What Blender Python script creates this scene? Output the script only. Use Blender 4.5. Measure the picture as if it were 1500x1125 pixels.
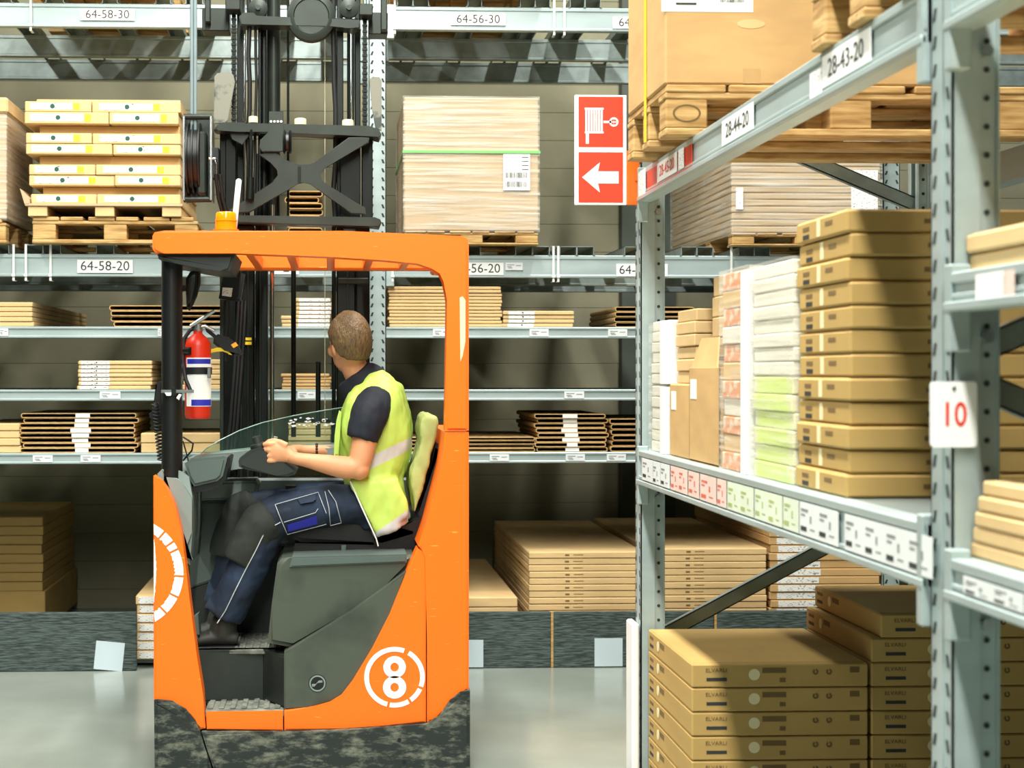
import bpy, bmesh, math, random
from mathutils import Vector, Matrix, noise
random.seed(7)
for o in list(bpy.data.objects): bpy.data.objects.remove(o)
SC = bpy.context.scene
COL = SC.collection
# ---------------------------------------------------------------- camera
F, CX, CY, H = 2400.0, 585.0, 545.0, 1.64          # focal length and principal point in pixels of a 1500x1125 frame, eye height
TH = math.atan(100 / F); S_, C_ = math.sin(TH), math.cos(TH)
cam = bpy.data.cameras.new('camera'); camo = bpy.data.objects.new('camera', cam); COL.objects.link(camo)
camo.location = (0, 0, H); camo.rotation_euler = (math.pi / 2, 0, -TH)
cam.sensor_width = 36; cam.sensor_fit = 'HORIZONTAL'; cam.lens = F / 1500 * 36
cam.shift_x = (750 - CX) / 1500; cam.shift_y = -(562.5 - CY) / 1500
cam.clip_end = 100
cam.dof.use_dof = True; cam.dof.focus_distance = 6.9; cam.dof.aperture_fstop = 5.0
SC.camera = camo
# ---------------------------------------------------------------- world, lamps, exposure
w = bpy.data.worlds.new('world'); SC.world = w; w.use_nodes = True
w.node_tree.nodes['Background'].inputs[0].default_value = (0.70, 1.0, 0.74, 1)
w.node_tree.nodes['Background'].inputs[1].default_value = 0.018
def strip_lamp(x, y0, y1, z, power):
    l = bpy.data.lights.new('ceiling_strip', 'AREA'); l.shape = 'RECTANGLE'; l.size = 0.35; l.size_y = y1 - y0
    l.energy = power; l.color = (1.0, 0.985, 0.93)
    o = bpy.data.objects.new('ceiling_strip', l); COL.objects.link(o); o.location = (x, (y0 + y1) / 2, z)
strip_lamp(0.0, -9, 7.2, 6.2, 1150)
strip_lamp(-3.6, 2.6, 8.0, 6.2, 300)
strip_lamp(2.2, 6.2, 8.7, 7.6, 260)
SC.view_settings.view_transform = 'Standard'; SC.view_settings.look = 'None'
SC.view_settings.gamma = 1; SC.view_settings.use_curve_mapping = False
SC.view_settings.exposure = 0.66
# ---------------------------------------------------------------- pixels to places
def XU(u, Y):                       # X on the plane Y = const under pixel column u
    q = (u - CX) / F
    return Y * (S_ + q * C_) / (C_ - q * S_)
def YU(u, X):                       # Y on the plane X = const
    q = (u - CX) / F
    return X * (C_ - q * S_) / (S_ + q * C_)
def ZV(v, X, Y): return H + (CY - v) / F * (X * S_ + Y * C_)
def P(u, v, Y):
    X = XU(u, Y); return Vector((X, Y, ZV(v, X, Y)))
# ---------------------------------------------------------------- materials
def lin(r, g, b):
    f = lambda c: (c / 255 / 12.92) if c / 255 <= .04045 else ((c / 255 + .055) / 1.055) ** 2.4
    return (f(r), f(g), f(b), 1)
MATS = {}
def M(name, rgb, rough=.5, metal=0, var=.12, scale=6, stretch=(1, 1, 1), bump=0, rgb2=None, lo=.35, hi=.65, coat=0, spec=.5, bscale=None, detail=4, nrough=.5):
    if name in MATS: return MATS[name]
    m = bpy.data.materials.new(name); m.use_nodes = True; nt = m.node_tree; n = nt.nodes; L = nt.links
    b = n['Principled BSDF']; b.inputs['Roughness'].default_value = rough; b.inputs['Metallic'].default_value = metal
    b.inputs['Coat Weight'].default_value = coat; b.inputs['Specular IOR Level'].default_value = spec
    tc = n.new('ShaderNodeTexCoord'); mp = n.new('ShaderNodeMapping'); mp.inputs['Scale'].default_value = stretch
    L.new(tc.outputs['Object'], mp.inputs[0])
    nz = n.new('ShaderNodeTexNoise'); nz.inputs['Scale'].default_value = scale; nz.inputs['Detail'].default_value = detail; nz.inputs['Roughness'].default_value = nrough
    L.new(mp.outputs[0], nz.inputs[0])
    r = n.new('ShaderNodeValToRGB'); c = lin(*rgb)
    c2 = lin(*rgb2) if rgb2 else tuple(x * (1 - var) for x in c[:3]) + (1,)
    c1 = c if rgb2 else tuple(min(1, x * (1 + var * .6)) for x in c[:3]) + (1,)
    r.color_ramp.elements[0].color = c2; r.color_ramp.elements[1].color = c1
    r.color_ramp.elements[0].position = lo; r.color_ramp.elements[1].position = hi
    L.new(nz.outputs[0], r.inputs[0]); L.new(r.outputs[0], b.inputs['Base Color'])
    if bump:
        bp = n.new('ShaderNodeBump'); bp.inputs['Strength'].default_value = bump; bp.inputs['Distance'].default_value = .01
        src = nz
        if bscale:
            src = n.new('ShaderNodeTexNoise'); src.inputs['Scale'].default_value = bscale; L.new(mp.outputs[0], src.inputs[0])
        L.new(src.outputs[0], bp.inputs['Height']); L.new(bp.outputs[0], b.inputs['Normal'])
    MATS[name] = m; return m
CARD = M('cardboard', (198, 160, 104), .75, var=.10, scale=5, stretch=(1, 1, 3), bump=.05)
CARD2 = M('cardboard_pale', (214, 182, 128), .75, var=.10, scale=5, stretch=(1, 1, 4), bump=.05)
CARD3 = M('cardboard_ochre', (180, 148, 84), .72, var=.08, scale=4, stretch=(1, 1, 2), bump=.05)
CARDW = M('cardboard_cream', (194, 168, 130), .7, var=.08, scale=4)
KRAFT = M('kraft_edge', (196, 160, 104), .85, var=.2, scale=30)
WOOD = M('pallet_wood', (204, 168, 108), .8, var=.25, scale=4, stretch=(1.5, 1.5, 14), bump=.25, rgb2=(158, 118, 62))
WOODX = M('pallet_plank', (208, 174, 116), .8, scale=4, stretch=(2, 14, 14), bump=.25, rgb2=(160, 122, 66))
STEEL = M('rack_steel', (172, 188, 186), .42, .35, var=.10, scale=3, stretch=(1, 1, 4))
STEELD = M('rack_galvanised', (150, 164, 160), .45, .5, var=.18, scale=12)
SLOT = M('slot_dark', (40, 48, 46), .8)
SHELFM = M('shelf_sheet', (120, 130, 126), .5, .3, var=.1, scale=4)
ORANGE = M('truck_orange', (255, 116, 0), .42, var=.05, scale=3, coat=.05)
DGREY = M('truck_plastic', (34, 42, 38), .5, var=.25, scale=7, bump=.04, bscale=250)
MGREY = M('truck_grey', (78, 92, 87), .5, var=.08, scale=4, bump=.03, bscale=250)
LGREY = M('truck_light_grey', (126, 141, 136), .5, var=.06, scale=4)
BLACK = M('black_plastic', (13, 16, 16), .4, var=.2, scale=8)
RUBBER = M('rubber', (10, 11, 11), .6, var=.2, scale=10)
MAST = M('mast_steel', (24, 30, 26), .38, .55, var=.25, scale=6, stretch=(3, 3, 1))
MASTL = M('mast_steel_painted', (45, 53, 46), .4, .35, var=.25, scale=5)
CHROME = M('chrome', (225, 230, 230), .12, 1, var=.03)
ALU = M('aluminium', (180, 186, 184), .3, .9, var=.05)
WHITE = M('white_paint', (238, 240, 236), .5, var=.03)
PAPER = M('paper', (236, 236, 230), .6, var=.03)
NOTE = M('note_blue_grey', (196, 212, 216), .7, var=.02)
RED = M('red', (216, 44, 12), .4, var=.04)
SIGNRED = M('sign_red', (216, 56, 22), .45, var=.03)
INK = M('ink', (44, 46, 44), .7, var=.05)
INKB = M('ink_brown', (112, 88, 48), .8, var=.05)
GREEND = M('green_dot', (28, 78, 62), .6, var=.05)
YELLOW = M('yellow', (244, 210, 40), .5, var=.04)
PALEDOT = M('pale_dot', (226, 214, 170), .7, var=.03)
CREAM = M('cream_nylon', (222, 216, 180), .5, var=.06)
PANEL = M('foam_panel', (78, 92, 87), .8, scale=16, stretch=(1, 1, 6), bump=.9, rgb2=(42, 54, 50))
STRAPG = M('green_strap', (120, 200, 110), .35, var=.05)
STRAPY = M('yellow_strap', (240, 205, 40), .4, var=.05)
TIE = M('cable_tie', (226, 230, 222), .5, var=.03)
COLUMN = M('column_paint', (92, 100, 90), .7, var=.08, scale=3)
BLUE = M('print_blue', (40, 44, 170), .5, var=.1)
def print_mat(name, base, ink, sx=70, sz=230, thr=.61):
    """paper with rows of fine unreadable print"""
    m = bpy.data.materials.new(name); m.use_nodes = True; n = m.node_tree.nodes; L = m.node_tree.links
    b = n['Principled BSDF']; b.inputs['Roughness'].default_value = .6
    tc = n.new('ShaderNodeTexCoord'); mp = n.new('ShaderNodeMapping'); mp.inputs['Scale'].default_value = (sx, sx, sz)
    L.new(tc.outputs['Object'], mp.inputs[0])
    nz = n.new('ShaderNodeTexNoise'); nz.inputs['Scale'].default_value = 1; nz.inputs['Detail'].default_value = 1
    L.new(mp.outputs[0], nz.inputs[0])
    r = n.new('ShaderNodeValToRGB'); r.color_ramp.elements[0].color = lin(*base); r.color_ramp.elements[1].color = lin(*ink)
    r.color_ramp.elements[0].position = thr; r.color_ramp.elements[1].position = thr + .06
    L.new(nz.outputs[0], r.inputs[0]); L.new(r.outputs[0], b.inputs['Base Color']); return m
PRINT = print_mat('printed_label', (236, 236, 230), (110, 114, 114))
PRINTF = M('price_paper', (218, 222, 220), .6, var=.03)
PRINTR = M('price_paper_red', (226, 200, 188), .6, var=.05)
PRINTG = M('price_paper_green', (214, 222, 200), .6, var=.05)
def glassy(name, rgb, alpha, rough=.05, streak=False):
    m = bpy.data.materials.new(name); m.use_nodes = True; n = m.node_tree.nodes; L = m.node_tree.links
    out = n['Material Output']; b = n['Principled BSDF']; b.inputs['Base Color'].default_value = lin(*rgb); b.inputs['Roughness'].default_value = rough
    t = n.new('ShaderNodeBsdfTransparent'); mx = n.new('ShaderNodeMixShader'); mx.inputs[0].default_value = alpha
    if not streak: t.inputs[0].default_value = (.80, .90, .86, 1)
    L.new(t.outputs[0], mx.inputs[1]); L.new(b.outputs[0], mx.inputs[2]); L.new(mx.outputs[0], out.inputs[0])
    if streak:
        tc = n.new('ShaderNodeTexCoord'); mp = n.new('ShaderNodeMapping'); mp.inputs['Scale'].default_value = (1.2, 1.2, 26)
        L.new(tc.outputs['Object'], mp.inputs[0]); nz = n.new('ShaderNodeTexNoise'); nz.inputs['Scale'].default_value = 2.2; nz.inputs['Detail'].default_value = 5
        L.new(mp.outputs[0], nz.inputs[0]); r = n.new('ShaderNodeValToRGB')
        r.color_ramp.elements[0].position = .42; r.color_ramp.elements[1].position = .72
        r.color_ramp.elements[0].color = (alpha, alpha, alpha, 1); r.color_ramp.elements[1].color = (.55, .55, .55, 1)
        L.new(nz.outputs[0], r.inputs[0]); L.new(r.outputs[0], mx.inputs[0])
        bp = n.new('ShaderNodeBump'); bp.inputs['Strength'].default_value = .6; bp.inputs['Distance'].default_value = .01
        L.new(nz.outputs[0], bp.inputs['Height']); L.new(bp.outputs[0], b.inputs['Normal'])
    return m
FILM = glassy('stretch_film', (226, 226, 214), .10, .22, True)
GLASS = glassy('windshield_glass', (110, 136, 128), .07, .03)
# ---------------------------------------------------------------- mesh helpers
W = {}
def B(): return bmesh.new()
def box(bm, x0, x1, y0, y1, z0, z1, bev=0, seg=1):
    v = [bm.verts.new((x, y, z)) for x in (x0, x1) for y in (y0, y1) for z in (z0, z1)]
    fs = [bm.faces.new([v[i] for i in q]) for q in ((0, 1, 3, 2), (4, 6, 7, 5), (0, 4, 5, 1), (2, 3, 7, 6), (0, 2, 6, 4), (1, 5, 7, 3))]
    if bev:
        es = list({e for f in fs for e in f.edges}); bmesh.ops.bevel(bm, geom=es, offset=bev, segments=seg, affect='EDGES')
def rbox(bm, u0, u1, v0, v1, Y0, Y1, bev=0):
    """box whose front (plane Y0) fills a pixel rectangle"""
    x0, x1 = XU(u0, Y0), XU(u1, Y0); xm = (x0 + x1) / 2
    box(bm, x0, x1, Y0, Y1, ZV(v1, xm, Y0), ZV(v0, xm, Y0), bev)
def prism(bm, pts, d, bev=0, seg=2):
    """planar polygon pts (Vectors) pushed along vector d"""
    a = [bm.verts.new(p) for p in pts]; b = [bm.verts.new(p + d) for p in pts]; n = len(pts)
    f0 = bm.faces.new(a); f1 = bm.faces.new(b[::-1])
    for i in range(n): bm.faces.new((a[i], b[i], b[(i + 1) % n], a[(i + 1) % n]))
    if bev: bmesh.ops.bevel(bm, geom=list(f0.edges) + list(f1.edges), offset=bev, segments=seg, affect='EDGES')
def plate(bm, uv, Y, t, bev=0, seg=2): prism(bm, [P(u, v, Y) for u, v in uv], Vector((0, t, 0)), bev, seg)
def frame_of(d):
    d = d.normalized(); h = Vector((0, 0, 1)) if abs(d.z) < .9 else Vector((0, 1, 0))
    a = d.cross(h).normalized(); return a, a.cross(d).normalized()
def tube(bm, pts, r, n=8, cap=True):
    rings = []; m = len(pts); pa = None
    for i, p in enumerate(pts):
        d = pts[min(i + 1, m - 1)] - pts[max(i - 1, 0)]
        if pa is None: a, b = frame_of(d)
        else:
            d.normalize(); a = (pa - d * pa.dot(d)).normalized(); b = a.cross(d).normalized()
        pa = a; rr = r[i] if isinstance(r, (list, tuple)) else r
        rings.append([bm.verts.new(p + (a * math.cos(t) + b * math.sin(t)) * rr) for t in [2 * math.pi * k / n for k in range(n)]])
    for x, y in zip(rings, rings[1:]):
        for k in range(n): bm.faces.new((x[k], x[(k + 1) % n], y[(k + 1) % n], y[k]))
    if cap: bm.faces.new(rings[0][::-1]); bm.faces.new(rings[-1])
def cyl(bm, p0, p1, r, r1=None, n=20): tube(bm, [Vector(p0), Vector(p1)], [r, r if r1 is None else r1], n)
def lathe(bm, base, axis, prof, n=24):
    """profile of (distance along axis, radius)"""
    axis = Vector(axis); pts = [Vector(base) + axis * h for h, r in prof]; tube_fixed(bm, pts, [max(r, 1e-4) for h, r in prof], axis, n)
def tube_fixed(bm, pts, rs, axis, n):
    a, b = frame_of(axis); rings = [[bm.verts.new(p + (a * math.cos(2 * math.pi * k / n) + b * math.sin(2 * math.pi * k / n)) * r) for k in range(n)] for p, r in zip(pts, rs)]
    for x, y in zip(rings, rings[1:]):
        for k in range(n): bm.faces.new((x[k], x[(k + 1) % n], y[(k + 1) % n], y[k]))
    bm.faces.new(rings[0][::-1]); bm.faces.new(rings[-1])
def ring(bm, c, ax_u, ax_v, r0, r1, d, n=48, gaps=()):
    """flat annulus (decals)"""
    for k in range(n):
        if k in gaps: continue
        t0, t1 = 2 * math.pi * k / n, 2 * math.pi * (k + 1) / n
        q = [c + (ax_u * math.cos(t) + ax_v * math.sin(t)) * r for t, r in ((t0, r0), (t0, r1), (t1, r1), (t1, r0))]
        prism(bm, q, d)
def mk(name, bm, mat, parent=None, smooth=None, props=None):
    bmesh.ops.recalc_face_normals(bm, faces=bm.faces[:])
    if parent is None:
        xs = [v.co for v in bm.verts]; org = Vector(((min(p.x for p in xs) + max(p.x for p in xs)) / 2, (min(p.y for p in xs) + max(p.y for p in xs)) / 2, min(p.z for p in xs)))
    else: org = W[parent]
    bmesh.ops.translate(bm, verts=bm.verts[:], vec=-org)
    me = bpy.data.meshes.new(name); bm.to_mesh(me); bm.free(); me.materials.append(mat)
    o = bpy.data.objects.new(name, me); COL.objects.link(o)
    if parent is None: o.location = org
    else: o.parent = parent
    W[o] = org
    if smooth:
        for p in me.polygons: p.use_smooth = True
        me.set_sharp_from_angle(angle=math.radians(smooth))
    for k, v in (props or {}).items(): o[k] = v
    return o
def tag(o, label, cat, group=None):
    o['label'] = label; o['category'] = cat
    if group: o['group'] = group
    return o
def thing(name, label, cat, loc, group=None):
    o = bpy.data.objects.new(name, None); COL.objects.link(o); o.location = loc; W[o] = Vector(loc); o.empty_display_size = .1
    return tag(o, label, cat, group)
def text(name, s, size, loc, facing, mat, parent, bold=0, sx=1, center=True):
    c = bpy.data.curves.new(name, 'FONT'); c.body = s; c.size = size; c.extrude = .0006; c.offset = bold; c.resolution_u = 3
    c.align_x = 'CENTER' if center else 'LEFT'; c.align_y = 'CENTER'
    t = bpy.data.objects.new('t', c); COL.objects.link(t); bpy.context.view_layer.update()
    me = bpy.data.meshes.new_from_object(t.evaluated_get(bpy.context.evaluated_depsgraph_get())); bpy.data.objects.remove(t)
    R = Matrix.Rotation(math.pi / 2, 4, 'X')
    if facing == 'X': R = Matrix.Rotation(-math.pi / 2, 4, 'Z') @ R
    me.transform(Matrix.Translation(Vector(loc) - (W[parent] if parent else Vector())) @ R @ Matrix.Diagonal((sx, 1, 1, 1)))
    me.name = name; me.materials.clear(); me.materials.append(mat); o = bpy.data.objects.new(name, me); COL.objects.link(o); o.parent = parent
    W[o] = W[parent] if parent else Vector(); return o
ORD = ['topmost', 'second from the top', 'third from the top', 'fourth from the top', 'fifth from the top', 'sixth from the top', 'seventh from the top', 'eighth from the top', 'ninth from the top', 'tenth from the top', 'eleventh from the top', 'twelfth from the top']
def ordinal(i, n):
    """i counted from the top, 0-based"""
    if n == 1: return 'only'
    if i == n - 1: return 'bottommost'
    if i < len(ORD) and i <= n // 2 + 3: return ORD[i]
    return {1: 'second', 2: 'third', 3: 'fourth', 4: 'fifth', 5: 'sixth', 6: 'seventh', 7: 'eighth', 8: 'ninth'}.get(n - 1 - i, str(n - i) + 'th') + ' from the bottom'
MCACHE = {}
def carton(x0, x1, y0, y1, z0, z1, mat, label, group, name='flat_carton', bev=.004, rot=0):
    """closed carton with bevelled edges, a lid seam all round and a taped slit in its front end"""
    key = (round(x1 - x0, 4), round(y1 - y0, 4), round(z1 - z0, 4), mat.name)
    if key not in MCACHE:
        bm = B(); a, b, h = (x1 - x0) / 2, (y1 - y0) / 2, z1 - z0
        bv = min(bev, h * .2); box(bm, -a, a, -b, b, 0, h - .0015, bv)
        box(bm, -a * .985, a * .985, -b + .02, b - .02, h - .003, h, .001)       # top flaps lie proud of the walls
        me = bpy.data.meshes.new(name); bmesh.ops.recalc_face_normals(bm, faces=bm.faces[:]); bm.to_mesh(me); bm.free(); me.materials.append(mat); MCACHE[key] = me
    o = bpy.data.objects.new(name, MCACHE[key]); COL.objects.link(o); o.location = ((x0 + x1) / 2, (y0 + y1) / 2, z0)
    o.rotation_euler.z = rot
    W[o] = o.location.copy(); return tag(o, label, 'carton', group)
def patch(parent, name, mat, x0, x1, z0, z1, y, t=.0012):
    """paper or print lying on a surface that faces the camera aisle end (-Y)"""
    bm = B(); box(bm, x0, x1, y - t, y + .0005, z0, z1); return mk(name, bm, mat, parent)
def patchx(parent, name, mat, y0, y1, z0, z1, x, t=.0012):
    bm = B(); box(bm, x - t, x + .0005, y0, y1, z0, z1); return mk(name, bm, mat, parent)
FCACHE = {}
def folded(x0, x1, y0, y1, z0, z1, label, group, mat=None):
    """flattened corrugated sleeve: two sheets joined at rounded folds, open towards the aisle"""
    mat = mat or KRAFT; a, b, h, t = (x1 - x0) / 2, (y1 - y0) / 2, z1 - z0, .0045
    key = (round(a, 3), round(b, 3), round(h, 4), mat.name)
    if key not in FCACHE:
        bm = B()
        def loop(ax, zz0, zz1, r):
            pts = []
            for cx, cz, s in ((ax - r, zz1 - r, 0), (-ax + r, zz1 - r, 1), (-ax + r, zz0 + r, 2), (ax - r, zz0 + r, 3)):
                for k in range(3):
                    t_ = (s + k / 2) * math.pi / 2; pts.append((cx + r * math.cos(t_), cz + r * math.sin(t_)))
            return pts
        o_, i_ = loop(a, 0, h, h * .38), loop(a - t, t, h - t, max(.001, h * .38 - t)); n = len(o_)
        V = [[bm.verts.new((p[0], y, p[1])) for p in l] for y in (-b, b) for l in (o_, i_)]
        for k in range(n):
            j = (k + 1) % n
            for A, C in ((0, 2), (3, 1), (1, 0), (2, 3)): bm.faces.new((V[A][k], V[A][j], V[C][j], V[C][k]))
        bmesh.ops.recalc_face_normals(bm, faces=bm.faces[:])
        me = bpy.data.meshes.new('folded_carton'); bm.to_mesh(me); bm.free(); me.materials.append(mat); FCACHE[key] = me
    o = bpy.data.objects.new('folded_carton', FCACHE[key]); COL.objects.link(o); o.location = ((x0 + x1) / 2, (y0 + y1) / 2, z0)
    W[o] = o.location.copy(); return tag(o, label, 'folded carton', group)
# ================================================================ the setting
bm = B(); box(bm, -9, 9, -6, 11.6, -.1, 0)
FLOORM = M('polished_concrete', (158, 166, 156), .18, var=.12, scale=1.3, rgb2=(134, 142, 132), lo=.3, hi=.7, bump=.02, bscale=60)
mk('floor', bm, FLOORM, props={'kind': 'structure'})
YW = 11.45
WALLM = M('wall_concrete', (160, 157, 130), .85, var=.10, scale=2.5, bump=.08, bscale=40)
bm = B(); box(bm, -9, 9, YW + .02, YW + .2, 0, 6)
wall = mk('wall_back', bm, M('wall_joint', (120, 122, 110), .9), props={'kind': 'structure'})
k = 0
for r in range(-9, 22):
    z0 = 1.70 + r * .1957; z1 = z0 + .1937
    if z0 < -.1: continue
    for x0, x1 in ((-8.5, XU(950, YW)), (XU(950, YW), 8.5)):
        bm = B(); box(bm, x0 + .001, x1 - .001, YW, YW + .03, max(0, z0), z1, .002); mk('wall_panel', bm, WALLM, wall)
bm = B(); rbox(bm, 911, 990, -60, 900, YW - .12, YW, .004); box(bm, XU(911, YW - .12) - .04, XU(990, YW - .12) + .04, YW - .13, YW, 0, .05)
mk('trim_1', bm, COLUMN, props={'kind': 'structure'})
# ================================================================ pallet rack along the wall
YB = 9.10; YM = 9.95; YR = 10.72
XA, XB, XC = XU(-202, YB), XU(553, YB), XU(1306, YB); XD = XC + (XC - XB)
Z30 = (3.54, 3.67); Z20 = (2.166, 2.29); SH = [(1.828, 1.89), (1.482, 1.543), (1.134, 1.193)]
rack = thing('pallet_rack', 'long pale grey steel pallet rack standing along the concrete wall', 'rack', (XB, YB, 0))
HALF = .047
def post_bm(x, y0, y1):
    bm = B(); t = .004
    box(bm, x - HALF, x + HALF, y0, y0 + t, 0, 4.6)
    for s in (-1, 1):
        xs = x + s * HALF; box(bm, min(xs, xs - s * t), max(xs, xs - s * t), y0, y1, 0, 4.6)
        box(bm, min(xs, xs - s * .02), max(xs, xs - s * .02), y1 - t, y1, 0, 4.6)
    box(bm, x - .012, x + .012, y0 - .003, y0 + .002, 0, 4.6)
    box(bm, x - .07, x + .07, y0 - .02, y1 + .02, 0, .008)
    return bm
for x in (XA, XB, XC, XD):
    for i, y in enumerate((YB, YM - .1, YR)):
        p = mk('upright', post_bm(x, y, y + .07), STEEL, rack)
        if i == 0:
            bm = B()
            for k in range(88):
                z = .15 + k * .05
                for s in (-1, 1):
                    xx = x + s * .03; d = s * .004
                    prism(bm, [Vector((xx - .006 + d, y - .0012, z)), Vector((xx + .006 + d, y - .0012, z)), Vector((xx + .005 - d, y - .0012, z + .022)), Vector((xx - .005 - d, y - .0012, z + .022))], Vector((0, .0022, 0)))
            mk('slots', bm, SLOT, p, props={'kind': 'stuff'})
    for y0, y1 in ((YB + .07, YM - .1), (YM - .03, YR)):
        for k in range(4):
            z = .3 + k * 1.0; a, b = (y0, y1) if k % 2 else (y1, y0)
            bm = B(); tube(bm, [Vector((x, a, z)), Vector((x, b, z + .9))], .016, 4); mk('brace', bm, STEELD, rack)
def beam(x0, x1, y, z0, z1, front):
    bm = B(); box(bm, x0, x1, y, y + .045, z0, z1, .003)
    box(bm, x0, x1, y - .006, y + .004, z0, z0 + .016, .003); box(bm, x0, x1, y - .006, y + .004, z1 - .022, z1, .003)
    for xx, s in ((x0, 1), (x1, -1)):
        box(bm, min(xx, xx + s * .045), max(xx, xx + s * .045), y - .012, y + .03, z0 - (.05 if front else .015), z1 + .01, .003)
    return mk('beam', bm, STEEL if front else STEELD, rack)
BAYS = [(XA + HALF, XB - HALF), (XB + HALF, XC - HALF), (XC + HALF, XD - HALF)]
for x0, x1 in BAYS:
    for z0, z1 in (Z30, Z20):
        beam(x0, x1, YB - .01, z0, z1, True); beam(x0, x1, YM, z0, z1, False); beam(x0, x1, YR, z0, z1, False)
    for z0, z1 in SH:
        bm = B(); box(bm, x0, x1, YB + .02, YR + .04, z1 - .03, z1 - .006); mk('shelf_panel', bm, SHELFM, rack)
        bm = B(); box(bm, x0, x1, YB - .01, YB + .03, z0, z1, .004); box(bm, x0, x1, YB - .018, YB, z0, z0 + .013, .003); box(bm, x0, x1, YB - .018, YB, z1 - .013, z1, .003)
        mk('shelf_edge', bm, STEEL, rack)
    bm = B(); box(bm, x0, x1, YB + .08, YR + .04, .02, .05); mk('base_deck', bm, SHELFM, rack)
GREYINK = M('grey_ink', (128, 132, 132), .7)
# pallet support channels lying on the beams
CHW = {}
def channel(u0, u1, z):
    x0, x1 = XU(u0, YB - .02), XU(u1, YB - .02); t = .003; bm = B(); h = .05; y0, y1 = YB - .02, YR + .05
    box(bm, x0, x1, y0, y1, z + h - t, z + h); box(bm, x0, x0 + t, y0, y1, z, z + h); box(bm, x1 - t, x1, y0, y1, z, z + h)
    box(bm, x0 - .008, x0 + t, y0, y1, z, z + t); box(bm, x1 - t, x1 + .008, y0, y1, z, z + t); mk('support_channel', bm, STEELD, rack)
for a, b in ((-11, 13), (37, 63), (63, 89), (141, 167), (230, 256), (330, 355), (420, 445), (490, 515), (585, 610), (678, 704), (755, 780), (780, 805), (820, 845), (845, 870), (915, 940), (998, 1021), (1021, 1045), (1082, 1105), (1105, 1128), (1200, 1224)): channel(a, b, Z20[1])
for a, b in ((-8, 17), (67, 93), (150, 172), (228, 250), (272, 297), (400, 425), (470, 495), (582, 605), (605, 628), (685, 706), (762, 784), (784, 806), (835, 857), (857, 880), (935, 958), (1060, 1085)): channel(a, b, Z30[1])
def cable_tie(u, z0, z1):
    x = XU(u, YB); bm = B()
    box(bm, x - .006, x + .006, YB - .024, YB - .02, z0 - .02, z1 + .056); box(bm, x - .006, x + .006, YB - .024, YB + .05, z1 + .052, z1 + .056)
    box(bm, x - .006, x + .006, YB - .024, YB + .05, z0 - .024, z0 - .02); box(bm, x - .009, x + .009, YB - .032, YB - .022, z0 + .0, z0 + .014)
    mk('cable_tie', bm, TIE, rack)
for u in (21, 39, 75, 575, 810, 817, 945, 1070): cable_tie(u, *Z20)
for u in (46, 578, 811, 826): cable_tie(u, *Z30)
def loc_label(u0, u1, v0, v1, s):
    x0, x1 = XU(u0, YB), XU(u1, YB); xm = (x0 + x1) / 2; za, zb = ZV(v1, xm, YB), ZV(v0, xm, YB)
    bm = B(); box(bm, x0, x1, YB - .0205, YB - .0165, za, zb); l = mk('location_label', bm, PAPER, rack)
    text('lettering', s, (zb - za) * 1.04, (xm, YB - .0206, (za + zb) / 2), 'Y', INK, l, sx=1.0)
loc_label(118, 198, 14, 31, '64-58-30'); loc_label(114, 195, 381, 400, '64-58-20'); loc_label(358, 438, 383, 402, '64-57-20')
loc_label(660, 737, 385, 403, '64-56-20'); loc_label(902, 977, 387, 405, '64-55-20'); loc_label(660, 740, 21, 38, '64-56-30'); loc_label(897, 977, 26, 43, '64-55-30')
def price(u0, u1, lev, mat=None):
    z0, z1 = SH[lev] if lev < 3 else (Z20[0] + .03, Z20[1] - .03)
    bm = B(); box(bm, XU(u0, YB), XU(u1, YB), YB - .021, YB - .012, z0 + .011, z1 - .011); l = mk('price_label', bm, mat or PRINTF, rack)
    xa, xb = XU(u0, YB), XU(u1, YB); zc_ = (z0 + z1) / 2
    for f0, f1, dz in ((.1, .5, .006), (.1, .35, -.004), (.6, .9, .002), (.15, .4, -.011)): patch(l, 'print_line', GREYINK, xa + (xb - xa) * f0, xa + (xb - xa) * f1, zc_ + dz, zc_ + dz + .004, YB - .021, .0008)
for u0, u1, l in ((0, 13, 0), (232, 242, 0), (634, 658, 0), (775, 803, 0), (890, 918, 0), (147, 177, 1), (826, 855, 1), (436, 462, 1), (49, 78, 2), (119, 148, 2), (717, 745, 2), (828, 856, 2), (888, 916, 2), (740, 765, 3)): price(u0, u1, l)
# ================================================================ pallets
def pallet(x0, x1, y0, y1, z0, h, label, group='wooden pallets', long='X', stamp=False):
    p = thing('wooden_pallet', label, 'pallet', ((x0 + x1) / 2, (y0 + y1) / 2, z0), group)
    td, bd = h * .15, h * .15; zb = z0 + bd; zt = z0 + h - td - h * .13
    def part(n, mat, *a): bm = B(); box(bm, *a, .004); return mk(n, bm, mat, p)
    bw = .13 if x1 - x0 > .7 else .1; bl = .1
    xs = (x0, (x0 + x1) / 2 - bw / 2, x1 - bw); ys = (y0, (y0 + y1) / 2 - bl / 2, y1 - bl)
    for y in ys:
        part('bottom_board', WOODX, x0, x1, y, y + bl, z0, zb)
        part('stringer_board', WOODX, x0, x1, y, y + bl, zt, z0 + h - td)
        for x in xs: part('block', WOOD, x + .003, x + bw - .003, y + .002, y + bl - .002, zb, zt)
    n = 6; wd = (x1 - x0) / n
    for k in range(n): part('deck_board', WOOD, x0 + k * wd + .004, x0 + (k + 1) * wd - .004 - (.02 if k % 2 else 0), y0 - .004, y1 + .004, z0 + h - td, z0 + h)
    return p
YF = 9.0; ZP = Z20[1] + .0515
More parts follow.
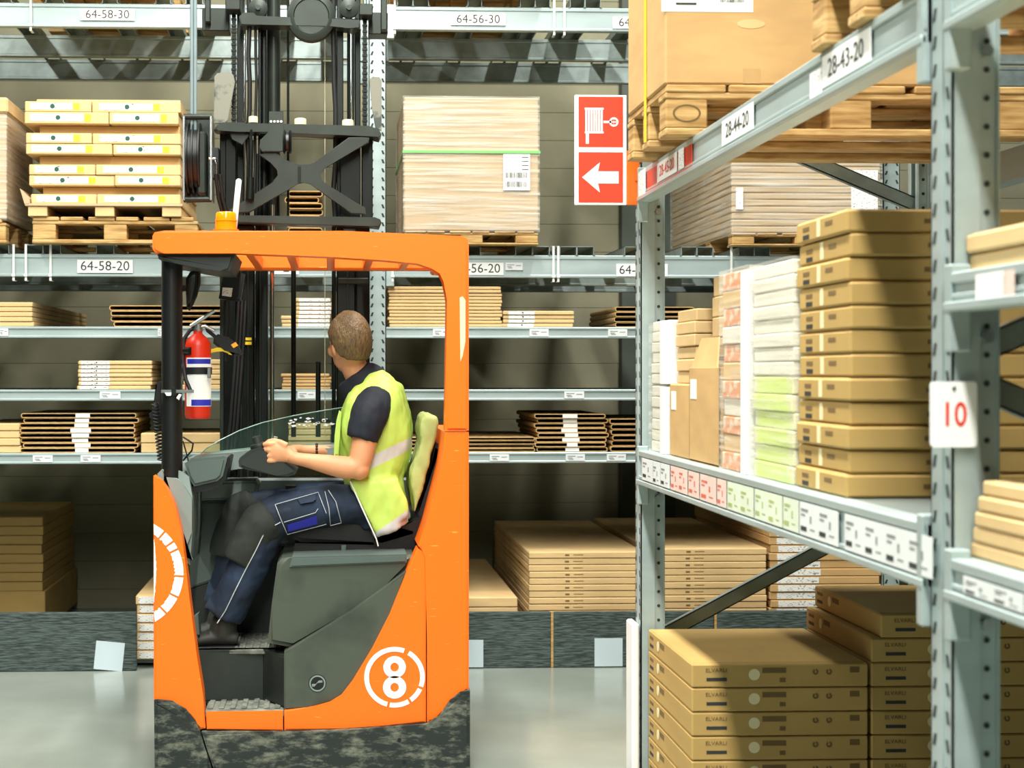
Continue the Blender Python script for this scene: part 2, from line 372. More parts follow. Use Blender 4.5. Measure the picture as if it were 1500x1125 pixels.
# ---- the pallet of white-labelled cartons
pallet(XU(47, YF), XU(290, YF), YF, YF + 1.2, ZP, .145, 'wooden pallet on the rack under the white-labelled cartons with green dots')
zf = ZP + .146
foot = thing('paper_pallet', 'low pallet of cream boards and feet between cartons with green dots and wooden pallet', 'pallet', (XU(165, YF), YF + .6, zf))
for u0, u1 in ((42, 70), (140, 168), (238, 266)):
    bm = B(); x0, x1 = XU(u0, YF), XU(u1, YF); box(bm, x0, x1, YF - .02, YF + 1.15, zf, zf + .055, .003); mk('foot', bm, CARD2, foot)
bm = B(); box(bm, XU(38, YF), XU(268, YF), YF - .03, YF + 1.16, zf + .055, zf + .068, .002); mk('top_board', bm, CARDW, foot)
bm = B(); prism(bm, [P(29, 276, YF - .03), P(43, 290, YF - .03), P(43, 299, YF - .03), P(36, 299, YF - .03)], Vector((0, .9, 0))); mk('side_flap', bm, CARDW, foot)
zc = zf + .0685
ztop = ZV(143, XU(150, YF), YF); lay = (ztop - zc) / 157.5
rows = [(285, 300, (45, 142, 265), 0), (273, 285, (55, 265), 1), (257, 273, (42, 168, 265), 0), (241, 257, (42, 140, 265), 0), (227, 241, (50, 265), 1), (211, 227, (38, 165, 265), 0), (195, 211, (38, 135, 265), 0), (182, 195, (50, 265), 1), (164, 182, (36, 160, 262), 0), (148, 164, (36, 134, 265), 0)]
zz = zc; cnt = 0
names = ['lowest', 'second lowest', 'third lowest', 'fourth lowest', 'fifth lowest', 'second highest', 'highest']
li = 0; ri = 0
for v0, v1, us, rec in rows:
    h = (v1 - v0) * lay
    if rec:
        o = carton(XU(us[0], YF) + .02, XU(us[1], YF) - .01, YF + .05, YF + 1.1, zz, zz + h, CARD, 'plain recessed carton layer, %s of three between rows of cartons with green dots' % ['lowest', 'middle', 'highest'][ri], 'recessed cartons on the labelled pallet'); ri += 1
    else:
        for k in range(2):
            x0, x1 = XU(us[k], YF) + .002, XU(us[k + 1], YF) - .002
            side = ['next to wrapped cream load', 'next to truck hose reel'][k]
            o = carton(x0, x1, YF - .0 + random.uniform(-.012, .012), YF + 1.1, zz, zz + h - .001, CARD2, 'carton with white label and green dot, %s row, %s' % (names[li], side), 'cartons with white labels and green dots')
            yf = o.location.y - (o.dimensions.y if o.dimensions.y else 1.1) / 2
            yf = o.location.y - max(v.co.y for v in o.data.vertices)
            a = x0 + .03 if k == 0 else x0 + .02 + (.0 if li % 2 else .02); e = min(a + .34, x1 - .05)
            lb = patch(o, 'label', PRINT, a, e - .05, zz + h * .22, zz + h * .82, yf)
            patch(o, 'price_tag', YELLOW, e - .047, e - .012, zz + h * .2, zz + h * .8, yf)
            bm = B(); c = Vector(((a + e) / 2 - .02, yf - .0014, zz + h * .52)); cyl(bm, c, c + Vector((0, -.001, 0)), .013, n=14); mk('dot', bm, GREEND, lb)
        li += 1
    zz += h
carton(XU(51, YF), XU(263, YF), YF + .05, YF + 1.1, zz, zz + 5 * lay, CARD2, 'thin plain carton lying on top of the cartons with green dots', None)
# ---- wrapped loads
def wrapped(name, x0, x1, y0, y1, z0, z1, mat, label, film_off=.006, seams=()):
    t = thing(name, label, 'wrapped load', ((x0 + x1) / 2, (y0 + y1) / 2, z0), None)
    zs = [z0] + list(seams) + [z1]
    for a, b in zip(zs, zs[1:]):
        bm = B(); box(bm, x0, x1, y0, y1, a + .001, b - .001, .006); mk('carton', bm, mat, t)
    bm = B(); d = film_off; n = 14
    rows_ = []
    for i in range(n + 1):
        z = z0 - .01 + (z1 - z0 + .016) * i / n; rr = []
        for (x, y) in ((x0 - d, y0 - d), (x1 + d, y0 - d), (x1 + d, y1 + d), (x0 - d, y1 + d)):
            for s in (0,): rr.append(bm.verts.new((x + random.uniform(-.002, .002), y + random.uniform(-.002, .002), z)))
        rows_.append(rr)
    for a, b in zip(rows_, rows_[1:]):
        for k in range(4): bm.faces.new((a[k], a[(k + 1) % 4], b[(k + 1) % 4], b[k]))
    mk('stretch_film', bm, FILM, t)
    return t
x0, x1 = XU(592, YF), XU(789, YF); pallet(x0, x1, YF, YF + 1.0, ZP, .075, 'low wooden pallet under the wrapped carton with green strap')
zb = ZP + .0755; zt = ZV(142, x0, YF); zs = ZV(222, x0, YF)
t = wrapped('wrapped_carton', x0, x1, YF, YF + 1.0, zb, zt, CARDW, 'tall film-wrapped cream carton with green strap and white label on the rack', .006, (zs,))
bm = B(); box(bm, x0 - .009, x1 + .009, YF - .01, YF + 1.01, zs - .008, zs + .006); mk('strap', bm, STRAPG, t)
xm = XU(737, YF); xn = XU(776, YF); za, zb_ = ZV(279, xm, YF), ZV(226, xm, YF)
lb = patch(t, 'shipping_label', PAPER, xm, xn, za, zb_, YF - .009)
for k in range(2):
    bm = B()
    for j in range(16):
        xx = xm + .015 + j * (xn - xm - .03) / 16; zz = za + .018 + k * .05
        box(bm, xx, xx + random.uniform(.002, .005), YF - .0112, YF - .010, zz, zz + .03)
    mk('barcode', bm, INK, lb, props={'kind': 'stuff'})
for k in range(4): patch(lb, 'print_line', INK, xn - .045, xn - .008, zb_ - .02 - k * .022, zb_ - .016 - k * .022, YF - .0102)
# leftmost wrapped load
x1 = XU(9, YF); pallet(x1 - .7, x1, YF, YF + .8, ZP, .13, 'wooden pallet under the tall wrapped load with a cream cap')
t = wrapped('wrapped_load', x1 - .7, x1, YF, YF + .8, ZP + .131, ZV(165, x1, YF), CARDW, 'tall film-wrapped load with a cream cap beside the cartons with green dots')
bm = B(); box(bm, x1 - .71, x1 + .012, YF - .015, YF + .815, ZV(166, x1, YF), ZV(143, x1, YF), .01); mk('cap', bm, CARD2, t)
# right wrapped load behind the near rack
x0, x1 = XU(1072, YF), XU(1290, YF); pallet(x0, x1, YF, YF + 1.2, ZP, .07, 'low wooden pallet under the wrapped load of many thin white-edged layers')
t = wrapped('wrapped_load', x0, x1, YF, YF + 1.6, ZP + .071, ZP + .95, CARDW, 'wide film-wrapped load of thin layers with white labels on the wall rack', .008, [ZP + .071 + .037 * k for k in range(1, 23)])
patch(t, 'shipping_label', PRINT, x1 - .17, x1 - .02, ZP + .18, ZP + .42, YF - .012); patch(t, 'shipping_label', PRINT, x0 + .02, x0 + .06, ZP + .2, ZP + .32, YF - .012)
# cartons on upper level (their undersides show between the beams)
for u0, u1, nm in ((574, 800, 'above the wrapped carton with green strap'), (20, 250, 'above the cartons with green dots')):
    x0, x1 = XU(u0, YF), XU(u1, YF); z = Z30[1] + .0515
    pallet(x0, x1, YF + .02, YF + 1.2, z, .14, 'wooden pallet on the highest rack level ' + nm)
    carton(x0 + .02, x1 - .02, YF + .04, YF + 1.15, z + .141, z + .7, CARD, 'large brown carton on the highest rack level ' + nm, None, 'large_carton')
# ================================================================ stacks on the wall rack shelves
YS = YB + .01
def bstack(u0, u1, vt, zb, n, depth, mat, where, group, lab=None, dots=False, y=YS, jit=.006, prints=False):
    x0, x1 = XU(u0, y), XU(u1, y); zt = ZV(vt, (x0 + x1) / 2, y); h = (zt - zb) / n; out = []
    for i in range(n):
        dx, dy = random.uniform(-jit, jit), random.uniform(0, jit * 1.5)
        o = carton(x0 + dx, x1 + dx, y + dy, y + dy + depth, zb + i * h, zb + (i + 1) * h - .0012, mat, '%s flat carton of the stack %s' % (ordinal(n - 1 - i, n), where), group)
        yf = y + dy; z = zb + i * h
        if lab:
            a, b = XU(lab[0], y) + dx, XU(lab[1], y) + dx; l = patch(o, 'label', PRINT, a, b, z + h * .1, z + h * .85, yf)
            if dots:
                bm = B(); c = Vector((a + (b - a) * .55, yf - .0014, z + h * .5)); cyl(bm, c, c + Vector((0, -.001, 0)), min(.006, h * .2), n=10); mk('dot', bm, INK, l)
        if prints:
            xm = x0 + dx + (x1 - x0) * .33; patch(o, 'print', INKB, xm - .012, xm + .012, z + h * .35, z + h * .6, yf, .0008); patch(o, 'print', INKB, xm + .035, xm + .09, z + h * .45, z + h * .55, yf, .0008)
        out.append(o)
    return out
def fstack(u0, u1, vt, zb, n, depth, where, group, lab=None, y=YS, jit=.012):
    x0, x1 = XU(u0, y), XU(u1, y); zt = ZV(vt, (x0 + x1) / 2, y); h = (zt - zb) / n
    for i in range(n):
        dx, dy = random.uniform(-jit, jit), random.uniform(0, .02)
        o = folded(x0 + dx, x1 + dx, y + dy, y + dy + depth, zb + i * h, zb + (i + 1) * h - .001, '%s folded carton of the stack %s' % (ordinal(n - 1 - i, n), where), 'folded cartons ' + group)
        if lab:
            a, b = XU(lab[0], y) + random.uniform(-.02, .02), XU(lab[1], y) + random.uniform(-.01, .01); patch(o, 'label', PAPER, a, b, zb + i * h + h * .08, zb + (i + 1) * h - h * .1, y + dy)
S = [z1 + .001 for z0, z1 in SH]
bstack(-30, 48, 442, S[0], 5, 2.0, CARD2, 'below the load with cream cap', 'cartons on the upper shelf')
fstack(163, 327, 447, S[0], 4, 1.0, 'behind black pillar and extinguisher', 'on the upper shelf')
bstack(413, 432, 462, S[0], 3, .8, CARD2, 'of three between the mast rails', 'cartons on the upper shelf')
bstack(433, 485, 436, S[0], 7, .8, CARD2, 'with white labels beside driver head', 'cartons on the upper shelf', (438, 484))
bstack(569, 735, 419, S[0], 12, 1.2, CARD2, 'below the carton with green strap', 'cartons on the upper shelf')
bstack(737, 841, 455, S[0], 4, 1.0, CARD2, 'of four beside a taller stack', 'cartons on the upper shelf', (745, 783), True)
fstack(900, 1016, 449, S[0], 4, .9, 'behind the near rack upright', 'on the upper shelf')
bstack(114, 222, 528, S[1], 7, .9, CARD2, 'with half white fronts', 'cartons on the middle shelf', (118, 160), True)
bstack(268, 325, 526, S[1], 6, .9, CARD2, 'right behind the fire extinguisher', 'cartons on the middle shelf')
bstack(413, 484, 547, S[1], 5, .9, CARD, 'on middle shelf between mast rails', 'cartons on the middle shelf')
bstack(-40, 29, 620, S[2], 4, .9, CARD2, 'beside eight white-banded folded cartons', 'cartons on the lower shelf')
fstack(31, 200, 605, S[2], 8, .8, 'with white bands beside black pillar', 'on the lower shelf', (105, 131))
bstack(207, 330, 634, S[2], 2, .8, CARD2, 'behind black pillar on lower shelf', 'cartons on the lower shelf')
bstack(423, 485, 620, S[2], 5, .8, CARD2, 'seen through the windshield', 'cartons on the lower shelf')
fstack(600, 782, 640, S[2], 4, .9, 'behind the orange truck pillar', 'on the lower shelf')
fstack(785, 889, 606, S[2], 8, .9, 'with white bands near orange pillar', 'on the lower shelf', (826, 848))
fstack(896, 1010, 613, S[2], 6, .9, 'on lower shelf behind near rack', 'on the lower shelf')
fstack(420, 470, 279, ZP, 9, .9, 'seen under the mast cross brace', 'on the pallet level')
DK = .051
bstack(-60, 62, 757, DK + .25, 8, 1.2, CARD3, 'in deep shade behind kick panel', 'cartons on the rack base', y=YB + 1.0)
bm = B(); box(bm, XU(-60, YB + 1.0), XU(66, YB + 1.0), YB + 1.0, YB + 2.25, DK, DK + .249, .005); tag(mk('large_carton', bm, CARD3), 'large brown carton in deep shade under the stack behind the dark kick panel', 'carton')
bstack(200, 290, 872, DK, 7, 1.6, CARD2, 'with white labels beside the truck', 'cartons on the rack base', (204, 240))
bstack(600, 757, 875, DK, 6, 1.9, CARD2, 'low behind the orange truck pillar', 'cartons on the rack base')
bstack(775, 944, 808, DK, 16, 1.95, CARD2, 'behind the ribbed kick panel', 'cartons on the rack base', prints=True, jit=.003)
bstack(951, 1123, 803, DK, 16, 1.95, CARD2, 'beside the white-labelled base stack', 'cartons on the rack base', prints=True, jit=.003)
bstack(1128, 1290, 752, DK, 18, 1.9, CARD, 'with white labels behind diagonal brace', 'cartons on the rack base', (1139, 1201))
# dark kick panels with pale notes
def kick(u0, u1, v0, v1, label, note=None, tilt=0):
    y = YB - .06; x0, x1 = XU(u0, y), XU(u1, y)
    bm = B(); box(bm, x0, x1, y, y + .035, 0.001, ZV(v0, (x0 + x1) / 2, y), .004)
    o = mk('kick_panel', bm, PANEL); tag(o, label, 'panel')
    if note:
        c = P((note[0] + note[1]) / 2, (note[2] + note[3]) / 2, y - .003); a = (XU(note[1], y) - XU(note[0], y)) / 2; R = Matrix.Rotation(tilt, 3, 'Y')
        bm = B(); prism(bm, [c + R @ Vector((i * a, 0, j * a)) for i, j in ((-1, -1), (1, -1), (1, 1), (-1, 1))], Vector((0, .002, 0))); mk('note', bm, NOTE, o)
kick(-160, 200, 898, 980, 'dark grey textured kick panel with a tilted pale note beside the truck', (139, 181, 940, 982), .1)
kick(560, 807, 897, 977, 'smooth dark grey kick panel half hidden by the truck, with pale note', (668, 708, 938, 977))
kick(811, 1046, 896, 976, 'dark grey ribbed kick panel with pale note before the near rack upright', (871, 912, 936, 975))
kick(1051, 1300, 895, 974, 'dark grey kick panel behind the diagonal brace of the near rack')
for u, nm in ((809, 'between the two panels with notes'), (1048.5, 'beside the panel behind the diagonal brace')):
    bm = B(); box(bm, XU(u - 2, YB - .055), XU(u + 2, YB - .055), YB - .055, YB - .03, .001, .31, .002); tag(mk('wood_stake', bm, WOOD), 'thin wooden stake ' + nm, 'stake')
# ================================================================ near rack along the camera's aisle
XN = 1.084; XNB = 2.07; YFAR, YNEAR = 5.75, 2.87
nrack = thing('pallet_rack', 'near grey steel pallet rack with number 10 placard, running beside the aisle', 'rack', (XN + .5, (YFAR + YNEAR) / 2, 0))
def npost(x0, x1, y):
    """upright whose slotted face looks to the aisle"""
    bm = B(); t = .004; a, b = y - .05, y + .05; s = 1 if x1 > x0 else -1
    def bx(xa, xb, *r): box(bm, min(xa, xb), max(xa, xb), *r)
    bx(x0, x0 + s * t, a, b, 0, 4.6)
    for y0, y1, e in ((a, a + t, 1), (b - t, b, -1)):
        bx(x0, x0 + s * .05, y0, y1, 0, 4.6); bx(x0 + s * .05, x1, y0 + e * .008, y1 + e * .008, 0, 4.6)
        bx(x1 - s * t, x1, min(y0, y0 + e * .024), max(y1, y1 + e * .024), 0, 4.6)
    bx(x0 - s * .003, x0 + s * .002, y - .012, y + .012, 0, 4.6)
    bx(x0 - s * .03, x1 + s * .03, a - .03, b + .03, 0, .008)
    return bm
for y in (YFAR, YNEAR, YNEAR - 2.88):
    for x0, x1 in ((XN, XN + .085), (XNB + .085, XNB)):
        p = mk('upright', npost(x0, x1, y), STEEL, nrack)
        bm = B(); s = 1 if x1 > x0 else -1
        for k in range(88):
            z = .12 + k * .05
            for e in (-1, 1):
                yy = y + e * .031; d = e * .004
                prism(bm, [Vector((x0 - s * .0012, yy - .006 + d, z)), Vector((x0 - s * .0012, yy + .006 + d, z)), Vector((x0 - s * .0012, yy + .005 - d, z + .022)), Vector((x0 - s * .0012, yy - .005 - d, z + .022))], Vector((s * .0022, 0, 0)))
            c = Vector(((x0 + x1) / 2 + s * .022, y - .05 + .0075, z)); cyl(bm, c, c + Vector((0, -.0015, 0)), .0055, n=8)
        mk('slots', bm, SLOT, p, props={'kind': 'stuff'})
    zs = [(.55, XN, XNB), (1.35, XNB, XN), (2.15, XN, XNB), (2.95, XNB, XN)]
    for a, b in ((Vector((XN + .07, y, .70)), Vector((XNB, y, 1.18))), (Vector((XNB, y, 1.22)), Vector((XN + .07, y, 1.62))), (Vector((XN + .07, y, 1.68)), Vector((XNB, y, 2.05))), (Vector((XN + .07, y, 2.62)), Vector((XNB, y, 2.24))), (Vector((XN + .07, y, 2.7)), Vector((XNB, y, 3.4)))):
        bm = B(); d = (b - a).normalized(); n_ = Vector((0, 1, 0)); q = d.cross(n_)
        prism(bm, [a + q * .024, a - q * .024, b - q * .024, b + q * .024], Vector((0, .006, 0)))
        prism(bm, [a + q * .024, a + q * .020, b + q * .020, b + q * .024], Vector((0, .03, 0))); prism(bm, [a - q * .024, a - q * .020, b - q * .020, b - q * .024], Vector((0, .03, 0)))
        mk('brace', bm, STEELD, nrack)
    bm = B()
    for k in range(7):
        c = Vector((XN + .06, y - .05, .7 + k * .5)); cyl(bm, c, c + Vector((0, -.012, 0)), .011, n=6)
    mk('bolts', bm, ALU, nrack, props={'kind': 'stuff'})
def nbeam(y0, y1, z0, z1, x=XN, front=True):
    s = -1 if front else 1
    bm = B(); xa, xb = (x - .008, x + .04) if front else (x + .04, x + .09); box(bm, xa, xb, y0, y1, z0, z1, .003); e = xa if front else xb
    box(bm, min(e, e + s * .01), max(e, e + s * .01) + .002, y0, y1, z0, z0 + .017, .003); box(bm, min(e, e + s * .006), max(e, e + s * .006) + .002, y0, y1, z1 - .02, z1, .003)
    box(bm, min(e, e + s * .005), max(e, e + s * .005) + .002, y0, y1, z0 + .02, z0 + .03, .002)
    for yy, d in ((y0, 1), (y1, -1)):
        box(bm, e - .008, e + .03, min(yy, yy + d * .03), max(yy, yy + d * .03), z0 - .07, z1 + .015, .003)
    return mk('beam', bm, STEEL, nrack)
NB = ((YNEAR + .052, YFAR - .052), (YNEAR - 2.88 + .052, YNEAR - .052))
ZL = (2.234, 2.338); ZS = (1.249, 1.367); ZS2 = (1.245, 1.318); ZS3 = (1.745, 1.812)
for y0, y1 in NB:
    nbeam(y0, y1, *ZL); nbeam(y0, y1, *ZL, x=XNB, front=False)
def nshelf(y0, y1, z0, z1):
    nbeam(y0, y1, z0, z1); nbeam(y0, y1, z0, z1, x=XNB, front=False); bm = B(); box(bm, XN + .04, XNB + .04, y0, y1, z1 - .03, z1 - .001); mk('shelf_panel', bm, SHELFM, nrack)
nshelf(*NB[0], *ZS); nshelf(*NB[1], *ZS2); nshelf(*NB[1], *ZS3)
# protector and foot guard at the far upright
bm = B(); box(bm, XN - .032, XN - .006, YFAR - .06, YFAR + .06, .01, .76, .006); tag(mk('post_guard', bm, WHITE), 'white guard strip on the upright beside the lower cartons', 'guard')
bm = B(); t = .006; gx = XN - .09
for a in ((gx, XN - .035, YFAR - .16, YFAR - .16 + t), (gx, gx + t, YFAR - .16, YFAR + .14), (gx, XN - .035, YFAR + .14 - t, YFAR + .14)): box(bm, *a, .001, .2, .002)
box(bm, gx, XN - .035, YFAR - .16, YFAR + .14, .001, .012); tag(mk('foot_guard', bm, STEEL), 'low grey steel guard box around the foot of the upright', 'guard')
# labels on the near rack
def nlabel(u0, u1, dz0, dz1, s, mat, ink, zz=ZL, x=XN - .02):
    ya, yb = YU(u1, x), YU(u0, x); l = patchx(nrack, 'location_label', mat, ya, yb, zz[0] + dz0, zz[0] + dz1, x)
    if s: text('lettering', s, (dz1 - dz0) * .82, (x - .0016, (ya + yb) / 2, zz[0] + (dz0 + dz1) / 2), 'X', ink, l, sx=(yb - ya) / ((dz1 - dz0) * .82) / 4.9)
    return l
XL = XN - .0135
nlabel(1205, 1276, .024, .092, '28-43-20', PAPER, INK, x=XL); nlabel(1187, 1204, .012, .072, '', PRINT, INK, x=XL)
nlabel(1058, 1104, .024, .092, '28-44-20', PAPER, INK, x=XL)
nlabel(948, 1014, .018, .096, '', SIGNRED, INK, x=XL + .002); nlabel(963, 992, .026, .088, '28-45-20', PAPER, SIGNRED, x=XL - .002); nlabel(994, 1002, .026, .088, '', PRINT, INK, x=XL - .002)
nlabel(931, 946, .0, .10, '', PRINT, INK, x=XL)
REDINK = M('red_ink', (206, 96, 78), .7); GREENINK = M('green_ink', (160, 178, 110), .7)
def nprice(u0, u1, mat, zz=ZS):
    l = nlabel(u0, u1, .022, zz[1] - zz[0] - .022, '', mat, INK, zz, XL - .001)
    ya, yb = YU(u1, XL), YU(u0, XL); n = max(1, round((yb - ya) / .13)); h_ = zz[1] - zz[0] - .044; z_ = zz[0] + .022; ik = {PRINTR: REDINK, PRINTG: GREENINK}.get(mat, GREYINK)
    for k in range(n):
        b_ = yb - (yb - ya) * k / n; w_ = (yb - ya) / n; zj = random.uniform(-.06, .06) * h_
        for f0, f1, g0, g1, m_ in ((.12, .5, .72, .80, ik), (.12, .34, .58, .64, ik), (.6, .68, .4, .62, ik), (.1, .42, .12, .26, INK if mat is PRINTF else ik), (.6, .85, .2, .24, ik)): patchx(l, 'print_line', m_, b_ - w_ * f1, b_ - w_ * f0, z_ + h_ * g0 + zj * .5, z_ + h_ * g1 + zj * .5, XL - .002, .0008)
for u0, u1, m_ in ((941, 956, PRINTF), (957, 967, PRINTF), (968, 981, PRINTF), (983, 1007, PRINTR), (1009, 1024, PRINTR), (1026, 1049, PRINTR), (1051, 1064, PRINTR), (1066, 1104, PRINTG), (1106, 1146, PRINTG), (1148, 1170, PRINTG), (1172, 1228, PRINTF), (1238, 1366, PRINTF)): nprice(u0, u1, m_)
for u0, u1 in ((1412, 1500), (1503, 1560)): nprice(u0, u1, PRINTF, ZS2)
nlabel(1430, 1470, .008, .056, '', PAPER, INK, ZS3, XL - .001); nlabel(1472, 1486, .008, .056, '', PRINTR, INK, ZS3, XL - .001)
# number placard
yp = YNEAR - .066; xa, xb = XU(1362, yp), XU(1430, yp); xm = (xa + xb) / 2; za, zb = ZV(655, xm, yp), ZV(559, xm, yp)
t = thing('number_placard', 'small white placard with red number 10 on the near upright', 'placard', (xm, yp, za))
bm = B(); r_ = .007; prism(bm, [Vector((cx_ + r_ * math.cos((s_ + k / 3) * math.pi / 2), yp - .004, cz_ + r_ * math.sin((s_ + k / 3) * math.pi / 2))) for cx_, cz_, s_ in ((xb - r_, zb - r_, 0), (xa + r_, zb - r_, 1), (xa + r_, za + r_, 2), (xb - r_, za + r_, 3)) for k in range(4)], Vector((0, .004, 0)))
mk('plate', bm, WHITE, t); text('lettering', '10', .06, (xm, yp - .0045, (za + zb) / 2 - .002), 'Y', RED, t, sx=.78, bold=.0006)
bm = B(); cyl(bm, (xm, yp - .006, zb - .012), (xm, yp + .02, zb - .012), .004, n=8); mk('screw', bm, ALU, t)
# fire hose sign on the far upright
ys = YFAR - .07; sx0, sx1 = XU(842, ys), XU(918, ys); sz0, sz1 = ZV(300, sx0, ys), ZV(139, sx0, ys); sm = (sx0 + sx1) / 2; wd = sx1 - sx0
sg = thing('hose_reel_sign', 'red and white hose reel sign with an arrow, fixed to the upright', 'sign', (sm, ys, sz0))
bm = B(); box(bm, sx0, sx1, ys, ys + .012, sz0, sz1, .002); mk('board', bm, WHITE, sg)
bm = B(); box(bm, sx1, XN - .008, ys, ys + .012, sz0, sz0 + .19, .002); cyl(bm, (XN - .02, ys + .006, sz0 + .09), (XN - .02, ys - .004, sz0 + .09), .006, n=8); mk('bracket', bm, M('sign_orange', (250, 110, 20), .45), sg)
hh = (sz1 - sz0) / 2
for k in range(2):
    a = sz0 + .008 + k * (hh + .002); l = patch(sg, 'red_field', SIGNRED, sx0 + .013, sx1 - .013, a, a + hh - .016, ys)
    cx, cz = sm, a + hh / 2 - .008; yy = ys - .0013; d = Vector((0, -.001, 0)); bm = B()
    if k == 0:
        L_ = wd * .36; pts = [(-L_, 0), (-L_ * .15, .5 * L_ * 1.15), (-L_ * .35, .2 * L_), (L_, .2 * L_), (L_, -.2 * L_), (-L_ * .35, -.2 * L_), (-L_ * .15, -.575 * L_)]
        pts = [(-L_, 0), (-L_ * .05, L_ * .8), (-L_ * .15, .32 * L_), (L_ * .95, .32 * L_), (L_ * .95, -.32 * L_), (-L_ * .15, -.32 * L_), (-L_ * .05, -L_ * .8)]
        prism(bm, [Vector((cx + p, yy, cz + q)) for p, q in pts], d); mk('arrow', bm, WHITE, l)
    else:
        for j in range(7):
            x = cx - wd * .30 + j * wd * .05; box(bm, x, x + wd * .036, yy - .001, yy, cz - wd * .2, cz + wd * .26)
        box(bm, cx - wd * .31, cx + wd * .055, yy - .0006, yy, cz + wd * .235, cz + wd * .27); box(bm, cx - wd * .31, cx + wd * .055, yy - .0006, yy, cz - wd * .22, cz - wd * .185)
        box(bm, cx - wd * .29, cx - wd * .23, yy - .001, yy, cz - wd * .42, cz - wd * .2)
        box(bm, cx + wd * .05, cx + wd * .2, yy - .001, yy, cz - .004, cz + .004)
        ring(bm, Vector((cx + wd * .25, yy, cz)), Vector((1, 0, 0)), Vector((0, 0, 1)), wd * .055, wd * .09, d, 16)
        box(bm, cx + wd * .17, cx + wd * .33, yy - .001, yy, cz - .002, cz + .002); box(bm, cx + wd * .248, cx + wd * .252, yy - .001, yy, cz - wd * .08, cz + wd * .08)
        mk('hose_reel_symbol', bm, WHITE, l)
# ---- pallets on the near rack
yp0 = 4.80
p1 = pallet(.985, 2.1, yp0, yp0 + .62, ZL[1] + .001, .15, 'wooden pallet with stamped block under the big carton with yellow strap')
bm = B(); ring(bm, Vector((1.05, yp0 + .0015, ZL[1] + .067)), Vector((.042, 0, 0)), Vector((0, 0, .026)), .86, 1, Vector((0, -.0012, 0)), 28); mk('stamp', bm, INKB, p1)
bc = thing('big_carton', 'big brown carton with hand holes and yellow strap on near rack pallet', 'carton', (1.48, yp0 + .31, ZL[1] + .151))
bm = B(); box(bm, .985, 1.98, yp0, yp0 + .6, ZL[1] + .152, ZL[1] + 1.0, .006); mk('body', bm, CARD, bc)
x = XU(1100, yp0); z = ZV(35, x, yp0); bm = B(); prism(bm, [Vector((x + .042 * math.cos(t_) * (1.0), yp0 - .001, z + .014 * math.sin(t_))) for t_ in [k * math.pi / 8 for k in range(16)]], Vector((0, .002, 0))); mk('hand_hole_flap', bm, CARD2, bc)
patch(bc, 'tape', M('tape', (190, 156, 104), .3), XU(1088, yp0), XU(1114, yp0), ZL[1] + .156, ZL[1] + .2, yp0)
l = patch(bc, 'shipping_label', PAPER, XU(969, yp0), XU(1103, yp0), ZV(18, x, yp0), ZV(-70, x, yp0), yp0)
patch(l, 'print_line', INK, XU(990, yp0), XU(1020, yp0), ZV(8, x, yp0), ZV(5, x, yp0), yp0 - .0013)
bm = B()
for j in range(18):
    xx = XU(1055, yp0) + j * .004; box(bm, xx, xx + random.uniform(.001, .003), yp0 - .0022, yp0 - .001, ZV(4, x, yp0), ZV(-8, x, yp0))
mk('barcode', bm, INK, l, props={'kind': 'stuff'})
bm = B(); box(bm, .979, .9835, yp0 + .28, yp0 + .295, ZL[1] + .02, ZL[1] + 1.0); mk('strap', bm, STRAPY, bc)

pallet(1.05, 2.05, 2.935, 3.55, ZL[1] + .001, .15, 'lower of two stacked wooden pallets on the near rack beside its upright')
pallet(1.06, 2.05, 2.945, 3.56, ZL[1] + .152, .15, 'upper of two stacked wooden pallets on the near rack beside its upright')
carton(1.2, 2.0, 2.98, 3.48, ZL[1] + .304, ZL[1] + .7, CARD, 'brown carton on the two stacked pallets at the near upright', None, 'large_carton')
# ---- shelf of the near rack: a row of stacks from the far upright to the near one
zs = ZS[1] + .001
YY = lambda u, x=1.11: YU(u, x)
def nstack(u0, u1, ztop, zb, n, mat, where, group, depth=.7, x=1.11, jit=.004, mats=None, bev=.003):
    ya, yb = YY(u1) + .006, YY(u0) - .006; h = (ztop - zb) / n; out = []
    for i in range(n):
        dx = random.uniform(-jit, jit); dy = random.uniform(-jit, jit)
        out.append(carton(x + dx, x + depth + dx, ya + dy, yb + dy, zb + i * h, zb + (i + 1) * h - .0012, mats[i % len(mats)] if mats else mat, '%s flat carton of the stack %s' % (ordinal(n - 1 - i, n), where), group, bev=bev))
    return out, ya, yb, h
WHC = M('white_carton', (226, 222, 206), .6, var=.06); ORC = M('orange_print_carton', (222, 150, 104), .6, scale=14, rgb2=(224, 204, 176), lo=.45, hi=.5); GRC = M('green_print_carton', (206, 224, 128), .6, scale=10, rgb2=(222, 216, 190), lo=.4, hi=.5)
def film_round(x0, x1, y0, y1, z0, z1, label):
    bm = B(); d = .007; vs = []; n = 10
    for i in range(n + 1):
        z = z0 + (z1 - z0) * i / n; vs.append([bm.verts.new((x, y, z)) for x, y in ((x0 - d, y0 - d), (x1 + d, y0 - d), (x1 + d, y1 + d), (x0 - d, y1 + d))])
    for a, b in zip(vs, vs[1:]):
        for k in range(4): bm.faces.new((a[k], a[(k + 1) % 4], b[(k + 1) % 4], b[k]))
    tag(mk('stretch_film', bm, FILM), label, 'film')
def edge_strip(y, z0, z1, where):
    bm = B(); box(bm, 1.096, 1.1, y, y + .05, z0, z1, .001); box(bm, 1.1, 1.15, y - .0045, y - .0005, z0, z1, .001); tag(mk('edge_protector', bm, WHITE), 'white corner strip on the wrapped stack ' + where, 'edge protector')
o, a, b, h = nstack(953, 977, 1.595, zs, 6, WHC, 'lower, beside the sign upright', 'wrapped white cartons', x=1.112); edge_strip(a - .008, zs, 1.59, 'beside the sign upright, lower')
